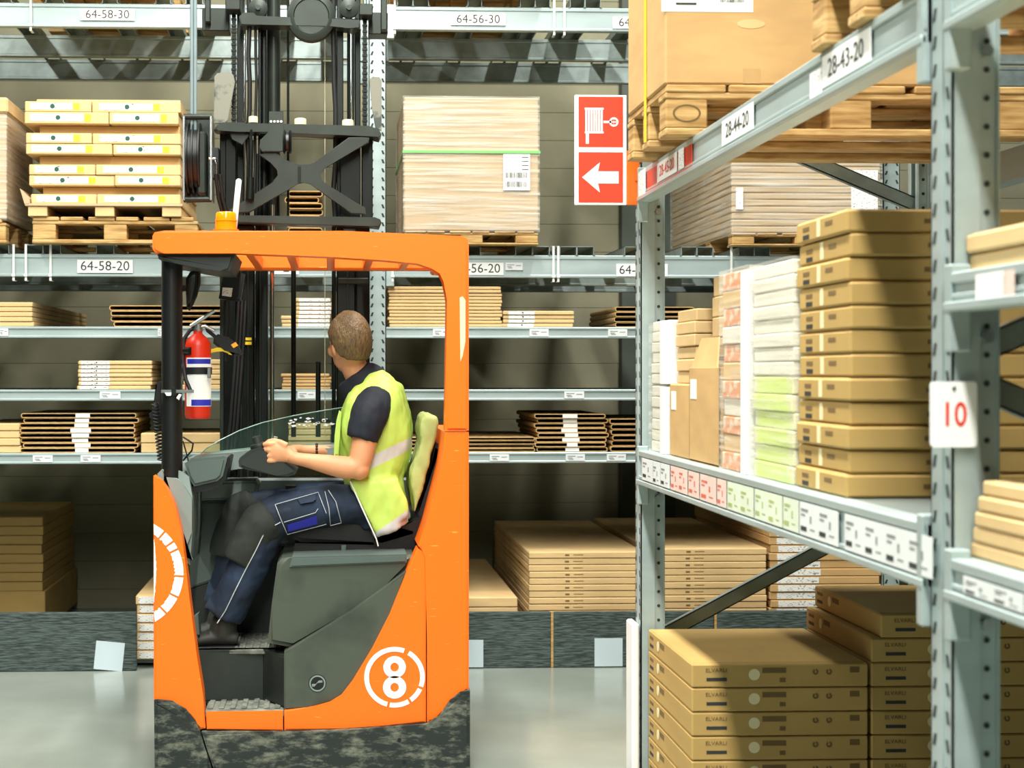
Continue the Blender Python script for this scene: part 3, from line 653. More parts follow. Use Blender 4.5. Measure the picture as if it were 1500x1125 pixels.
o, a, b, h = nstack(953, 977, 1.815, 1.60, 6, WHC, 'upper, beside the sign upright', 'wrapped white cartons', x=1.115); edge_strip(a - .008, 1.60, 1.81, 'beside the sign upright, upper'); film_round(1.11, 1.82, a, b, zs, 1.81, 'clear stretch film around the white cartons beside the sign upright')
ya, yb = YY(1010), YY(981)
o = carton(1.11, 1.7, ya, yb, zs, zs + .235, CARD, 'plain upright carton beside the wrapped white cartons on near shelf', None, 'upright_carton'); patchx(o, 'label', PAPER, yb - .10, yb - .03, zs + .15, zs + .21, 1.11)
nstack(982, 1010, 1.84, zs + .236, 6, CARD2, 'on the plain upright carton', 'cartons on the near shelf', .55, x=1.13)
ya, yb = YY(1056), YY(1012)
oc = thing('open_carton', 'open brown carton with raised flap and white label on near shelf', 'carton', (1.35, (ya + yb) / 2, zs))
bm = B(); t_ = .005; zt = zs + .285
for a_ in ((1.105, 1.105 + t_, ya, yb), (1.6, 1.6 + t_, ya, yb), (1.105, 1.605, ya, ya + t_), (1.105, 1.605, yb - t_, yb)): box(bm, *a_, zs, zt, .001)
box(bm, 1.105, 1.605, ya, yb, zs, zs + t_); mk('body', bm, CARD, oc)
bm = B(); prism(bm, [Vector((1.106, yb - .02, zt)), Vector((1.106, ya + .03, zt)), Vector((1.13, ya + .11, zt + .09)), Vector((1.13, yb - .06, zt + .09))], Vector((.004, 0, 0))); mk('flap', bm, CARD, oc)
patchx(oc, 'label', PAPER, yb - .1, yb - .02, zs + .19, zs + .25, 1.105)
nstack(1020, 1053, 1.93, zs + .006, 9, CARD2, 'inside the open carton', 'cartons on the near shelf', .42, x=1.16)
o, a, b, h = nstack(1058, 1099, 1.918, zs, 11, CARD2, 'with orange prints under film', 'orange printed cartons', x=1.112, mats=[ORC, CARD2, ORC, WHC]); edge_strip(a - .008, zs, 1.91, 'with orange prints'); film_round(1.108, 1.82, a, b, zs, 1.925, 'clear stretch film around the orange printed cartons')
o, a, b, h = nstack(1103, 1162, 1.63, zs, 6, GRC, 'lower, green under film', 'green and white printed cartons', x=1.112)
o, a, b, h = nstack(1103, 1162, 1.915, 1.632, 8, WHC, 'white, on the green cartons', 'green and white printed cartons', x=1.112); film_round(1.108, 1.82, a, b, zs, 1.92, 'clear stretch film around the green and white cartons')
o, a, b, h = nstack(1164, 1240, 1.995, zs, 12, CARD3, 'of twelve beside the near upright', 'twelve brown cartons on the near shelf', .85, x=1.115, jit=.006, bev=.005)
for q in o:
    x_, y_ = q.location.x - .425, q.location.y - (b - a) / 2; z_ = q.location.z; L_ = b - a
    patchx(q, 'label', PALEDOT, y_ + L_ * .5, y_ + L_ * .56, z_ + h * .12, z_ + h * .86, x_)
    for f0, f1 in ((.72, .85), (.26, .40)): patchx(q, 'print', INKB, y_ + L_ * f0, y_ + L_ * f1, z_ + h * .5, z_ + h * .68, x_, .0008)
    patchx(q, 'print', INK, y_ + L_ * .72, y_ + L_ * .85, z_ + h * .14, z_ + h * .34, x_, .0008)
    patch(q, 'print', INKB, x_ + .17, x_ + .26, z_ + h * .36, z_ + h * .56, y_, .0008)
# ---- cartons in the bay on the other side of the near upright
def nearbay(u0, zb, n, h, where, x=1.11, lean=0):
    yb = min(YU(u0, x), YNEAR - .054)
    for i in range(n): carton(x + random.uniform(-.004, .004), x + .6, yb - .9, yb - lean * i, zb + i * h, zb + (i + 1) * h - .0012, CARD2, '%s pale carton of the stack %s' % (ordinal(n - 1 - i, n), where), 'pale cartons in the next bay')
nearbay(1416, ZS2[1] + .001, 5, .0275, 'on the lower shelf past the placard', 1.115, .012); nearbay(1404, ZS3[1] + .001, 2, .034, 'on the upper shelf past the placard')
# ---- cartons with white dots on the floor
hc = .0745; yn = 4.98; yf = 5.67
def dotbox(x0, x1, i, n, where, off=0):
    z = .002 + i * hc; x0 += off
    q = carton(x0, x1 + off, yn, yf, z, z + hc - .0015, CARD3, '%s dotted carton of the floor stack %s' % (ordinal(n - 1 - i, n), where), 'dotted cartons on the floor', bev=.004)
    if i < n - 8: return
    text('lettering', 'ELVARLI', .017, (x0 + .075, yn - .0006, z + hc * .70), 'Y', INKB, q, sx=1.1)
    patch(q, 'print', INK, x0 + .045, x0 + .108, z + hc * .26, z + hc * .40, yn, .0008)
    bm = B(); c = Vector((x0 + .193, yn - .0004, z + hc * .52)); cyl(bm, c, c + Vector((0, -.001, 0)), .0175, n=20); mk('dot', bm, PALEDOT, q)
    patch(q, 'print', INKB, x0 + .218, x0 + .292, z + hc * .58, z + hc * .8, yn, .0008); patch(q, 'print', INKB, x0 + .272, x0 + .29, z + hc * .2, z + hc * .38, yn, .0008)
    for s_ in (.383, .425):
        bm = B(); c = Vector((x0 + s_, yn - .0004, z + hc * .62)); ring(bm, c, Vector((1, 0, 0)), Vector((0, 0, 1)), .004, .0095, Vector((0, -.0008, 0)), 9, (2,)); mk('symbol', bm, INKB, q)
    patch(q, 'print', INKB, x0 + .49, x0 + .52, z + hc * .58, z + hc * .82, yn, .0008)
    x_ = x0; L_ = yf - yn
    patchx(q, 'print', INKB, yf - .09, yf - .03, z + hc * .6, z + hc * .74, x_, .0008); patchx(q, 'print', INK, yf - .09, yf - .03, z + hc * .24, z + hc * .38, x_, .0008)
    bm = B(); c = Vector((x_ - .0004, yf - .17, z + hc * .52)); cyl(bm, c, c + Vector((-.001, 0, 0)), .0175, n=20); mk('dot', bm, PALEDOT, q)
    patchx(q, 'print', INKB, yf - .27, yf - .2, z + hc * .55, z + hc * .78, x_, .0008)
for i in range(10): dotbox(1.105, 1.652, i, 10, 'under the shelf labels')
for i in range(12): dotbox(1.662, 2.21, i, 12, 'behind the near upright', .03 if i == 11 else 0)
# ================================================================ reach truck, seen from its open driver side
YT = 6.58
tr = thing('reach_truck', 'orange reach truck with black mast, seated driver cab and number 8', 'forklift', (XU(456, YT + .7), YT + .7, 0))
def T(n, mat, uv, y, t, bev=.006, smooth=35, parent=None):
    bm = B(); plate(bm, uv, y, t, bev); return mk(n, bm, mat, parent or tr, smooth)
def TB(n, mat, u0, u1, v0, v1, y0, y1, bev=.004, parent=None):
    bm = B(); rbox(bm, u0, u1, v0, v1, y0, y1, bev); return mk(n, bm, mat, parent or tr, 35)
ORS = M('truck_orange_scuffed', (255, 114, 0), .42, rgb2=(255, 160, 70), scale=26, stretch=(.5, .5, 3.5), lo=.29, hi=.325, coat=.05, detail=6)
# --- overhead guard
guard = T('guard_arch', ORS, [(223, 345), (226, 340), (240, 337.5), (500, 338), (640, 344), (676, 345.5), (685, 349), (687, 360), (687, 631), (652, 631), (655, 440), (653.5, 412), (647, 398), (634, 390), (612, 386), (560, 381), (480, 376), (400, 373), (345, 371), (240, 371), (226, 369), (223, 364)], YT, .11, .010)
zr0, zr1 = ZV(372, 0, YT), ZV(338, 0, YT); gx0, gx1 = XU(223, YT), XU(687, YT); YG = YT + 1.12
bm = B(); box(bm, gx0, gx0 + .09, YT + .1, YG, zr0, zr1, .01); box(bm, gx1 - .09, gx1, YT + .1, YG, zr0 - .02, zr1 - .02, .01); box(bm, gx0, gx1, YG - .1, YG, zr0, zr1 - .02, .01); mk('guard_frame', bm, ORS, tr, 35)
for k in range(6):
    bm = B(); x = gx0 + .2 + k * .165; box(bm, x, x + .035, YT + .1, YG - .09, zr0 + .0, zr0 + .055, .004); mk('guard_bar', bm, ORS, tr)
bm = B()
T('guard_slot', CREAM, [(673.5, 436), (678, 434), (682, 440), (682, 500), (678, 522), (674.5, 530)], YT - .004, .01, .002)
# --- lower orange body
T('rear_body', ORS, [(652, 633), (687, 633), (687, 1010), (674, 1013), (657, 1026), (644, 1045), (637, 1056), (625.5, 1058), (625.5, 816), (621.5, 806), (612.5, 800), (625, 765), (635, 726), (646, 683), (650, 655)], YT, .9, .008)
sp = T('side_panel', ORS, [(611.5, 803), (620, 808.5), (624, 817), (624, 1058), (560, 1063), (502, 1067), (416.5, 1070), (416.5, 1041), (450, 1037), (484, 1030), (502, 1019), (519, 993), (545, 950), (571, 899), (597, 834)], YT - .002, .12, .006)
T('sill_panel', ORS, [(301.5, 1043), (414.5, 1041.5), (414.5, 1070), (303, 1068.5)], YT - .001, .1, .004)
T('front_body', ORS, [(224.5, 697), (234, 704), (244, 716), (256, 741), (264.5, 774), (271, 821), (278, 881), (288, 959), (297, 1015), (301, 1067), (293, 1069), (286, 1054), (273, 1039), (252, 1027), (228, 1025), (225, 1025)], YT, .10, .007)
# --- bumpers
BUMP = M('scuffed_bumper', (24, 34, 31), .55, rgb2=(120, 124, 108), scale=10, stretch=(1, 1, 2.6), lo=.33, hi=.52, bump=.15, detail=14, nrough=.72)
T('bumper_corner', BUMP, [(225, 1027), (229, 1026), (251, 1028), (272, 1040.5), (285, 1056), (292, 1071), (303, 1104), (312, 1134), (226, 1134)], YT - .03, .5, .015)
T('bumper', BUMP, [(295, 1073), (416, 1072.5), (502, 1070), (626, 1061), (639, 1058), (646, 1047), (659, 1028), (675, 1015), (689, 1012), (689, 1128), (680, 1134), (315, 1134), (304, 1100)], YT - .032, .9, .015)
bm = B()
for u, v in ((592, 1116), (585, 1084)):
    c = P(u, v, YT - .032); cyl(bm, c + Vector((0, .005, 0)), c + Vector((0, -.002, 0)), .008, n=10)
mk('bumper_bolts', bm, BLACK, tr, props={'kind': 'stuff'})
# wheels and support arms
for u, y, r in ((640, YT + .3, .14), (275, YT + .3, .12)):
    x = XU(u, y); bm = B(); lathe(bm, (x - .06, y, r), (1, 0, 0), [(0, r * .6), (.005, r * .95), (.02, r), (.1, r), (.115, r * .95), (.12, r * .6)], 28); mk('wheel', bm, RUBBER, tr, 40)
for u in (285, 600):
    x = XU(u, YT + 1.2); bm = B(); box(bm, x - .06, x + .06, YT + .5, YT + 2.2, .06, .26, .01); mk('support_arm', bm, MASTL, tr)
    bm = B(); lathe(bm, (x - .05, YT + 2.0, .1), (1, 0, 0), [(0, .06), (.005, .095), (.02, .1), (.08, .1), (.095, .095), (.1, .06)], 24); mk('wheel', bm, RUBBER, tr, 40)
# --- decals
def decal8(parent, cu, cv, r, r_in, y, clip=None):
    c = P(cu, cv, y); s = 2400 / 6.58 ** 1; k = r / 364.7; bm = B()
    ring(bm, c, Vector((1, 0, 0)), Vector((0, 0, 1)), r_in / 364.7, k, Vector((0, -.0012, 0)), 72, (12, 13, 51, 60, 67))
    return bm
bm = decal8(sp, 578, 992, 44.5, 37.5, YT - .0028)
d8 = mk('ring_decal', bm, WHITE, sp)
c = P(578, 992, YT - .003); bm = B()
for s, a, b in ((1, .0455, .0445), (-1, .047, .0455)):
    cc = c + Vector((0, 0, s * .0405)); n = 32
    for k in range(n):
        t0, t1 = 2 * math.pi * k / n, 2 * math.pi * (k + 1) / n
        f = lambda t, q, w: cc + Vector((math.cos(t) * q, 0, math.sin(t) * w))
        prism(bm, [f(t0, .017, .0175), f(t0, a, b), f(t1, a, b), f(t1, .017, .0175)], Vector((0, -.0012, 0)))
mk('number_8_decal', bm, WHITE, sp)
bm = B(); R1, R0 = 81 / 364.7, 69 / 364.7; c = P(187, 840, YT - .0005); n = 160
for k in range(n):
    t0, t1 = 2 * math.pi * k / n - math.pi, 2 * math.pi * (k + 1) / n - math.pi
    if random.random() < .05: continue
    q = [c + Vector((math.cos(t) * r, 0, math.sin(t) * r)) for t, r in ((t0, R0 - random.uniform(0, .006)), (t0, R1), (t1, R1), (t1, R0 - random.uniform(0, .004)))]
    xl = XU(225.3, YT)
    if q[0].x < xl and q[1].x < xl: continue
    for p in q: p.x = max(p.x, xl)
    prism(bm, q, Vector((0, -.0012, 0)))
for k in range(20):
    v0 = 790 + k * 4.6; wdt = 3.2 * math.sin(math.pi * (k + .5) / 20) + random.uniform(-.4, .6); rbox(bm, 225.3, 225.6 + max(.3, wdt), v0, v0 + 4.4, YT - .0016, YT)
mk('ring_decal', bm, WHITE, tr)
# --- grey insert, seat base, step
GI = M('insert_plastic', (42, 52, 46), .45, rgb2=(70, 78, 66), scale=5, lo=.5, hi=.8, bump=.03, bscale=300)
ip = T('insert_panel', GI, [(416, 957), (429, 949), (470, 924), (515, 896), (560, 864), (597, 836), (571, 900), (545, 951), (519, 994), (502, 1019), (484, 1029), (450, 1036), (416, 1040)], YT + .012, .12, .006)
c = P(465, 1001, YT + .011); bm = B(); lathe(bm, c + Vector((0, .004, 0)), (0, -1, 0), [(0, .036), (.003, .036), (.004, .03), (.005, .03)], 28); bd = mk('round_badge', bm, BLACK, ip, 40)
bm = B(); ring(bm, c - Vector((0, .0012, 0)), Vector((1, 0, 0)), Vector((0, 0, 1)), .027, .0325, Vector((0, -.0015, 0)), 32); prism(bm, [c + Vector((p, -.0012, q)) for p, q in ((-.022, -.012), (-.012, -.012), (.0, .002), (.02, .004), (.02, .012), (.006, .012), (-.006, -.002), (-.022, -.002))], Vector((0, -.0015, 0))); mk('emblem', bm, LGREY, bd)
bm = B(); plate(bm, [(406, 826), (412, 819), (425, 817), (606, 813), (600, 832), (560, 862), (500, 902), (431, 950), (392, 943), (398, 885)], YT + .075, .62, .02, 3); mk('seat_base', bm, GI, tr, 40)
T('seat_base_ledge', MGREY, [(428, 816), (596, 812), (596, 824), (424, 831)], YT + .06, .3, .006)
zst, zpl = .285, .495
bm = B(); box(bm, XU(300, YT), XU(416, YT), YT + .01, YT + .24, zst - .03, zst, .004)
for k in range(7): box(bm, XU(303, YT) + k * .045, XU(303, YT) + k * .045 + .022, YT + .03, YT + .22, zst, zst + .006, .002)
DUST = M('dusty_tread', (132, 136, 122), .8, scale=20, rgb2=(84, 90, 82)); mk('step_tread', bm, DUST, tr)
xa, xb, xc = XU(288, YT + .22), XU(385, YT + .22), XU(417, YT + .02)
bm = B(); prism(bm, [Vector((xa, YT + .18, zst)), Vector((xb, YT + .22, zst)), Vector((xc, YT + .03, zst)), Vector((xc, YT + .25, zst)), Vector((xa, YT + .25, zst))], Vector((0, 0, zpl - zst)), .006); mk('step_riser', bm, DGREY, tr)
bm = B(); box(bm, XU(280, YT + .3), XU(470, YT + .3), YT + .2, YT + .95, zpl - .02, zpl, .003)
for k in range(9): box(bm, XU(345, YT + .3) + k * .03, XU(345, YT + .3) + k * .03 + .014, YT + .23, YT + .6, zpl, zpl + .005, .002)
mk('floor_plate', bm, DUST, tr)
bm = B(); box(bm, XU(283, YT + .9), XU(650, YT + .9), YT + .88, YT + .93, .3, ZV(700, 0, YT + .9), .01); mk('rear_bulkhead', bm, MGREY, tr)
bm = B(); plate(bm, [(276, 734), (276, 714), (300, 706), (374, 704), (379, 711), (373, 732)], YT + .60, .26, .012, 3); mk('dash_shelf', bm, LGREY, tr, 40)
T('dash_front', MGREY, [(278, 735), (372, 733), (366, 800), (330, 845), (278, 862)], YT + .63, .22, .008)
T('footwell_panel', DGREY, [(278, 863), (330, 846), (367, 801), (420, 800), (420, 955), (278, 955)], YT + .635, .22, .004)
T('pedal', MGREY, [(283, 905), (290, 900), (292, 930), (287, 931)], YT + .22, .1, .004)
T('front_fender', LGREY, [(229, 695), (236, 688), (262, 690), (276, 700), (281, 730), (281, 780), (277, 830), (272, 828), (262, 770), (250, 730)], YT + .09, .6, .03)
# --- cab pillar, visor, consoles
bm = B(); c = P(252, 540, YT + .16); r = .0445; z0, z1 = ZV(706, c.x, YT + .16), ZV(371, c.x, YT + .16)
prism(bm, [Vector((c.x + math.cos(t) * r * (1 if abs(math.cos(t)) < .8 else .97), YT + .16 + math.sin(t) * r * 1.25, z0)) for t in [2 * math.pi * k / 20 for k in range(20)]], Vector((0, 0, z1 - z0)))
for v in bm.verts:
    if v.co.z < z0 + .01: v.co.z -= (v.co.x - c.x) * .28
mk('cab_pillar', bm, BLACK, tr, 50)
T('visor', DGREY, [(230, 372), (345, 372), (337, 397), (322, 397), (290, 392), (255, 385), (232, 379)], YT + .03, .5, .012)
T('dash_console', MGREY, [(270, 679), (280, 672), (328, 668), (333, 670), (326, 698), (318, 705), (284, 713), (276, 700)], YT + .14, .3, .012)
T('dash_console_trim', BLACK, [(281, 713), (320, 704), (328, 697), (334, 669), (337, 671), (331, 702), (322, 712), (295, 720), (282, 722)], YT + .16, .26, .004)
T('dash_top', LGREY, [(275, 672), (300, 667), (380, 658), (500, 652), (500, 668), (330, 690), (276, 690)], YT + .5, .3, .012)
T('emergency_button', RED, [(285, 671), (290, 667), (302, 665.5), (308, 667), (307, 671)], YT + .45, .06, .006)
ca = T('control_console', DGREY, [(349, 676), (351, 671), (366, 660), (382, 655), (404, 668), (436, 688), (432, 695), (422, 698.5), (405, 697), (360, 688), (350, 684)], YT + .2, .2, .012)
bm = B(); c = P(380, 657, YT + .27); lathe(bm, c, (-.25, 0, .97), [(0, .034), (.012, .036), (.02, .034), (.024, .022), (.05, .02), (.055, .012)], 24); mk('steering_knob', bm, DGREY, ca, 40)
bm = B(); tube(bm, [P(400, 664, YT + .28), P(402, 650, YT + .28), P(404, 640, YT + .275)], [.009, .008, .009], 10); mk('control_lever', bm, LGREY, ca, 60)
T('arm_bracket', BLACK, [(418, 712), (434, 712), (435, 728), (419, 728)], YT + .5, .1, .004)
T('windshield', GLASS, [(290, 669), (302, 657), (322, 645), (350, 631), (385, 619), (430, 609), (470, 602), (502, 597), (502, 655), (420, 658), (340, 664)], YT + .62, .006, 0)
bm = B(); tube(bm, [P(u, v, YT + .623) for u, v in ((290, 669), (302, 657), (322, 645), (350, 631), (385, 619), (430, 609), (470, 602), (502, 597))], .0028, 6); mk('glass_edge', bm, M('glass_rim', (150, 176, 164), .2), tr, 60)
bm = B()
for k in range(26):
    u, v = 420 + random.random() * 68, 612 + random.random() * 13; a = random.uniform(.004, .013); c = P(u, v, YT + .619); t0 = random.random() * 6
    prism(bm, [c + Vector((math.cos(t0 + t) * a * random.uniform(.4, 1.5), 0, math.sin(t0 + t) * a * random.uniform(.3, .7))) for t in (0, 1.6, 3.2, 4.6)], Vector((0, -.0006, 0)))
mk('sticker_scraps', bm, WHITE, tr, props={'kind': 'stuff'})
# --- seat
ST = M('seat_vinyl', (14, 16, 16), .5, scale=8, var=.3)
YSc = YT + .28
seat = T('seat_cushion', ST, [(424, 775), (432, 764), (470, 762), (560, 766), (612, 772), (612, 788), (560, 795), (440, 795), (427, 788)], YSc, .48, .02)
T('seat_back', ST, [(607, 780), (613, 752), (623, 717), (632, 680), (639, 648), (645, 652), (647, 680), (644, 712), (636, 748), (624, 782)], YSc + .02, .44, .02)
T('seat_pan', BLACK, [(545, 790), (552, 776), (595, 772), (612, 758), (628, 760), (622, 785), (610, 806), (550, 803)], YSc + .0, .46, .008)
T('seat_suspension', RUBBER, [(432, 796), (606, 800), (606, 812), (428, 814)], YSc, .46, .006)
T('seat_rail_clip', MGREY, [(500, 799), (507, 799), (506, 816), (500, 816)], YSc - .03, .03, .002)
# --- beacon, antenna, mirror, device
c = P(331, 338, YT + .1); zb = zr1 - .0
bm = B(); lathe(bm, (c.x, YT + .1, zb), (0, 0, 1), [(0, .052), (.012, .052), (.014, .045)], 28); bk = mk('beacon_base', bm, ORANGE, tr, 40)
AMB = M('amber_plastic', (255, 140, 10), .15, var=.05); bm = B(); lathe(bm, (c.x, YT + .1, zb + .014), (0, 0, 1), [(0, .044), (.03, .043), (.031, .045), (.036, .045), (.037, .042), (.062, .041), (.068, .036), (.07, .01)], 28); mk('beacon_lens', bm, AMB, tr, 40)
bm = B(); a_, b_ = P(343, 335, YT + .42), P(350, 262, YT + .42); tube(bm, [a_, (a_ + b_) / 2, b_ - (b_ - a_) * .03, b_], [.012, .0125, .012, .006], 10); mk('antenna', bm, WHITE, tr, 60)
bm = B(); plate(bm, [(272, 408), (278, 398), (287, 394), (293, 397), (293, 415), (288, 432), (282, 446), (277, 455), (273, 452), (272, 430)], YT + .4, .05, .012, 3); mi = mk('mirror_shell', bm, BLACK, tr, 40)
T('mirror_glass', CHROME, [(274, 412), (280, 404), (286, 402), (285, 420), (280, 440), (276, 446)], YT + .396, .006, .001, parent=mi)
bm = B(); tube(bm, [P(287, 396, YT + .43), P(290, 384, YT + .45), P(280, 372, YT + .4)], .008, 8); mk('mirror_arm', bm, BLACK, mi)
dv = T('control_box', BLACK, [(328, 400), (335, 397), (358, 401), (352, 440), (344, 441), (320, 437)], YT + .5, .08, .006)
T('box_label', PRINT, [(326, 421), (341, 422), (339, 435), (325, 433)], YT + .498, .003, 0, parent=dv)
bm = B(); tube(bm, [P(347, 376, YT + .5), P(342, 386, YT + .5), P(343, 398, YT + .52)], .007, 8); mk('box_hanger', bm, ALU, dv)
bm = B(); tube(bm, [P(334, 441, YT + .54), P(335, 470, YT + .56), P(332, 530, YT + .6)], .007, 8); mk('cable', bm, RUBBER, tr, 60)
# radio handset with coiled cord on the far side of the pillar
T('radio_handset', BLACK, [(228, 563), (233, 558), (237, 560), (237, 620), (230, 620), (219, 612), (218, 606), (226, 600)], YT + .2, .05, .006)
bm = B(); pts = []
for k in range(150):
    t = k / 149; cpt = P(227 + 9 * t, 590 + 85 * t, YT + .17); a = t * 2 * math.pi * 17; pts.append(cpt + Vector((math.cos(a) * .013, math.sin(a) * .013, 0)))
tube(bm, pts, .0035, 5); mk('coiled_cord', bm, RUBBER, tr, 60)
bm = B(); tube(bm, [P(268, 640, YT + .2), P(276, 645, YT + .2), P(283, 650, YT + .2), P(281, 660, YT + .2), P(268, 675, YT + .2)], .004, 6); tube(bm, [P(268, 646, YT + .2), P(272, 660, YT + .2), P(276, 676, YT + .2)], .003, 6); mk('loose_wires', bm, RUBBER, tr, 60, {'kind': 'stuff'})
cl = T('pillar_clamp', ALU, [(236, 571), (284, 571), (284, 575.5), (236, 575.5)], YT + .095, .012, .002)
T('clamp_lever', WHITE, [(241, 575), (252, 575), (250, 580), (244, 580)], YT + .09, .012, .002, parent=cl); T('clamp_screw', CHROME, [(251, 568), (258, 568), (258, 579), (251, 579)], YT + .088, .02, .002, parent=cl); T('clamp_hook', WHITE, [(258, 583), (262, 577), (266, 578), (262, 586)], YT + .09, .012, .002, parent=cl)
# --- mast
YMt = YT + 1.22
def rail(u0, u1, v0, v1, y0, y1, n='mast_rail', m=None): return TB(n, m or MAST, u0, u1, v0, v1, y0, y1, .004)
VB = 1000
for u0, u1, y0, y1 in ((347, 357, .10, .26), (378, 383, .02, .14), (384, 390, .06, .2), (520, 528, .10, .26), (493, 503, .04, .2)): rail(u0, u1, -60, 700, YMt + y0, YMt + y1)
rail(324, 346, 335, 700, YMt + .0, YMt + .16); rail(347, 372, 330, 700, YMt - .02, YMt + .1, 'mast_channel'); rail(374, 392, 330, 700, YMt + .02, YMt + .14, 'mast_channel')
for u0, u1 in ((322, 328), (352, 355), (362, 365), (380, 382)): rail(u0, u1, 345, 700, YMt - .04, YMt + .02, 'mast_flange', MASTL)
rail(486, 492, 330, 820, YMt + .0, YMt + .14); rail(494, 520, 345, 820, YMt - .02, YMt + .1, 'mast_channel'); rail(522, 541, 330, 820, YMt + .02, YMt + .14, 'mast_channel'); rail(508, 511, 345, 820, YMt - .03, YMt + .02, 'mast_flange', MASTL)
TB('mast_tie_plate', MASTL, 495, 540, 407, 416, YMt - .03, YMt - .015)
def vcyl(n, m, u, v0, v1, y, r):
    bm = B(); a = P(u, v1, y); b = P(u, v0, y); b.x = a.x; cyl(bm, a, b, r, n=18); return mk(n, bm, m, tr, 50)
vcyl('lift_cylinder', MASTL, 401, -60, 330, YMt + .1, .032); vcyl('piston_rod', CHROME, 514, 30, 178, YMt + .03, .0185); vcyl('piston_rod', CHROME, 358, 40, 178, YMt + .06, .007); vcyl('piston_rod', CHROME, 398.5, 300, 690, YMt - .05, .0105)
vcyl('guide_rod', MAST, 422, -40, 330, YMt + .1, .006); vcyl('guide_rod', MAST, 430, 345, 640, YMt + .1, .012); vcyl('guide_rod', MAST, 466, 530, 640, YMt + .1, .012)
vcyl('thin_cable', CREAM, 476, -20, 640, YMt + .14, .0018)
for u, y, r in ((364, -.02, .011), (374, -.01, .007), (490, .0, .012)):
    bm = B(); tube(bm, [P(u + random.uniform(-2, 2), v, YMt + y) for v in range(-40, 340, 40)], r, 8); mk('hydraulic_hose', bm, RUBBER, tr, 60)
for dx in (0, 5, 10):
    bm = B(); tube(bm, [P(350 + dx, 440, YMt - .08), P(344 + dx, 540, YMt - .09), P(338 + dx, 620, YMt - .08), P(330 + dx, 690, YMt - .06)], .009, 8); mk('hydraulic_hose', bm, RUBBER, tr, 60)
def chain(u, v0, v1, y):
    bm = B(); n = 38
    for k in range(n):
        v = v0 + (v1 - v0) * k / n; dv_ = (v1 - v0) / n; w_ = 4.2 if k % 2 else 5.6; rbox(bm, u - w_ / 2 - 1, u + w_ / 2 + 1, v, v + dv_ * .72, YMt + y + (.004 if k % 2 else 0), YMt + y + .02); rbox(bm, u - 2, u + 2, v, v + dv_, YMt + y + .006, YMt + y + .016)
    mk('lift_chain', bm, MAST, tr)
chain(342.5, 8, 182, .06); chain(534.5, 18, 184, .06)
# top crosshead with pulley
cr = T('crosshead', MASTL, [(350, 24), (356, 18), (372, 18), (376, 25), (525, 27), (528, 32), (527, 42), (510, 41), (480, 38), (380, 36), (352, 37)], YMt - .06, .12, .006)
c = P(456, 25, YMt - .03); bm = B(); lathe(bm, c + Vector((0, .05, 0)), (0, -1, 0), [(0, .1), (.004, .115), (.02, .115), (.03, .1), (.05, .1), (.06, .115), (.075, .115), (.08, .1), (.082, .085), (.076, .08), (.076, .01)], 40); mk('pulley', bm, MASTL, tr, 35)
for u in (380, 511):
    c = P(u if u > 400 else 378, 12, YMt - .05); bm = B(); lathe(bm, c + Vector((0, .03, 0)), (0, -1, 0), [(0, .045), (.03, .045), (.034, .03), (.036, .012), (.05, .012)], 20); mk('chain_roller', bm, MASTL, tr, 35)
TB('chain_anchor', MASTL, 526, 546, 5, 22, YMt - .02, YMt + .1); TB('chain_anchor', MASTL, 330, 352, -10, 14, YMt - .02, YMt + .1)
TB('carriage_block', MASTL, 296, 336, 12, 45, YMt + .12, YMt + .25); TB('carriage_block', MASTL, 540, 568, 18, 50, YMt + .12, YMt + .25); TB('carriage_bar', MASTL, 300, 308, -40, 32, YMt + .06, YMt + .12); TB('carriage_bar', MASTL, 558, 567, -40, 44, YMt + .06, YMt + .12)
# middle crossbar, flaps, bumpers, bracket, cross brace
YX = YMt - .1
T('crossbar', MASTL, [(313, 190), (318, 183), (326, 179), (360, 179), (365, 182), (440, 182), (540, 184), (555, 189), (559, 197), (556, 203), (545, 198), (440, 195), (380, 195), (376, 191), (350, 193), (320, 191)], YX, .14, .006)
FLAP = M('worn_flap', (124, 126, 112), .5, .2, rgb2=(66, 74, 70), scale=9, lo=.38, hi=.46)
for uv in ([(313, 181), (314, 112), (318, 107), (336, 105), (342, 110), (344, 120), (334, 176), (330, 181)], [(541, 116), (546, 112), (556, 113), (559, 118), (559, 192), (550, 188), (545, 160)]): T('guard_flap', FLAP, uv, YX + .02, .012, .003)
for u0, u1, v0, v1 in ((364, 378, 171, 180), (431, 449, 172, 183), (501, 518, 175, 185)):
    bm = B(); a = P((u0 + u1) / 2, v1, YX + .05); rr = (XU(u1, YX) - XU(u0, YX)) / 2; lathe(bm, a, (0, 0, 1), [(0, rr), (.02, rr), (.028, rr * .96), (.03, rr * .8)], 20); mk('bump_stop', bm, CREAM, tr, 40)
br = T('hose_bracket', MASTL, [(394, 163), (415, 163), (415, 196), (417, 216), (414, 222), (384, 222), (380, 216), (381, 204), (394, 194)], YX - .02, .02, .003)
bm = B()
for k in range(4):
    c = P(397 + k * 5, 178, YX - .02); cyl(bm, c, c + Vector((0, -.004, 0)), .0055, n=10)
mk('bolts', bm, WHITE, br, props={'kind': 'stuff'})
bm = B(); c = P(421, 208, YX); lathe(bm, c + Vector((-.02, 0, 0)), (1, 0, 0), [(0, .05), (.008, .058), (.014, .045), (.026, .045), (.032, .058), (.04, .05)], 24); mk('hose_pulley', bm, BLACK, tr, 40)
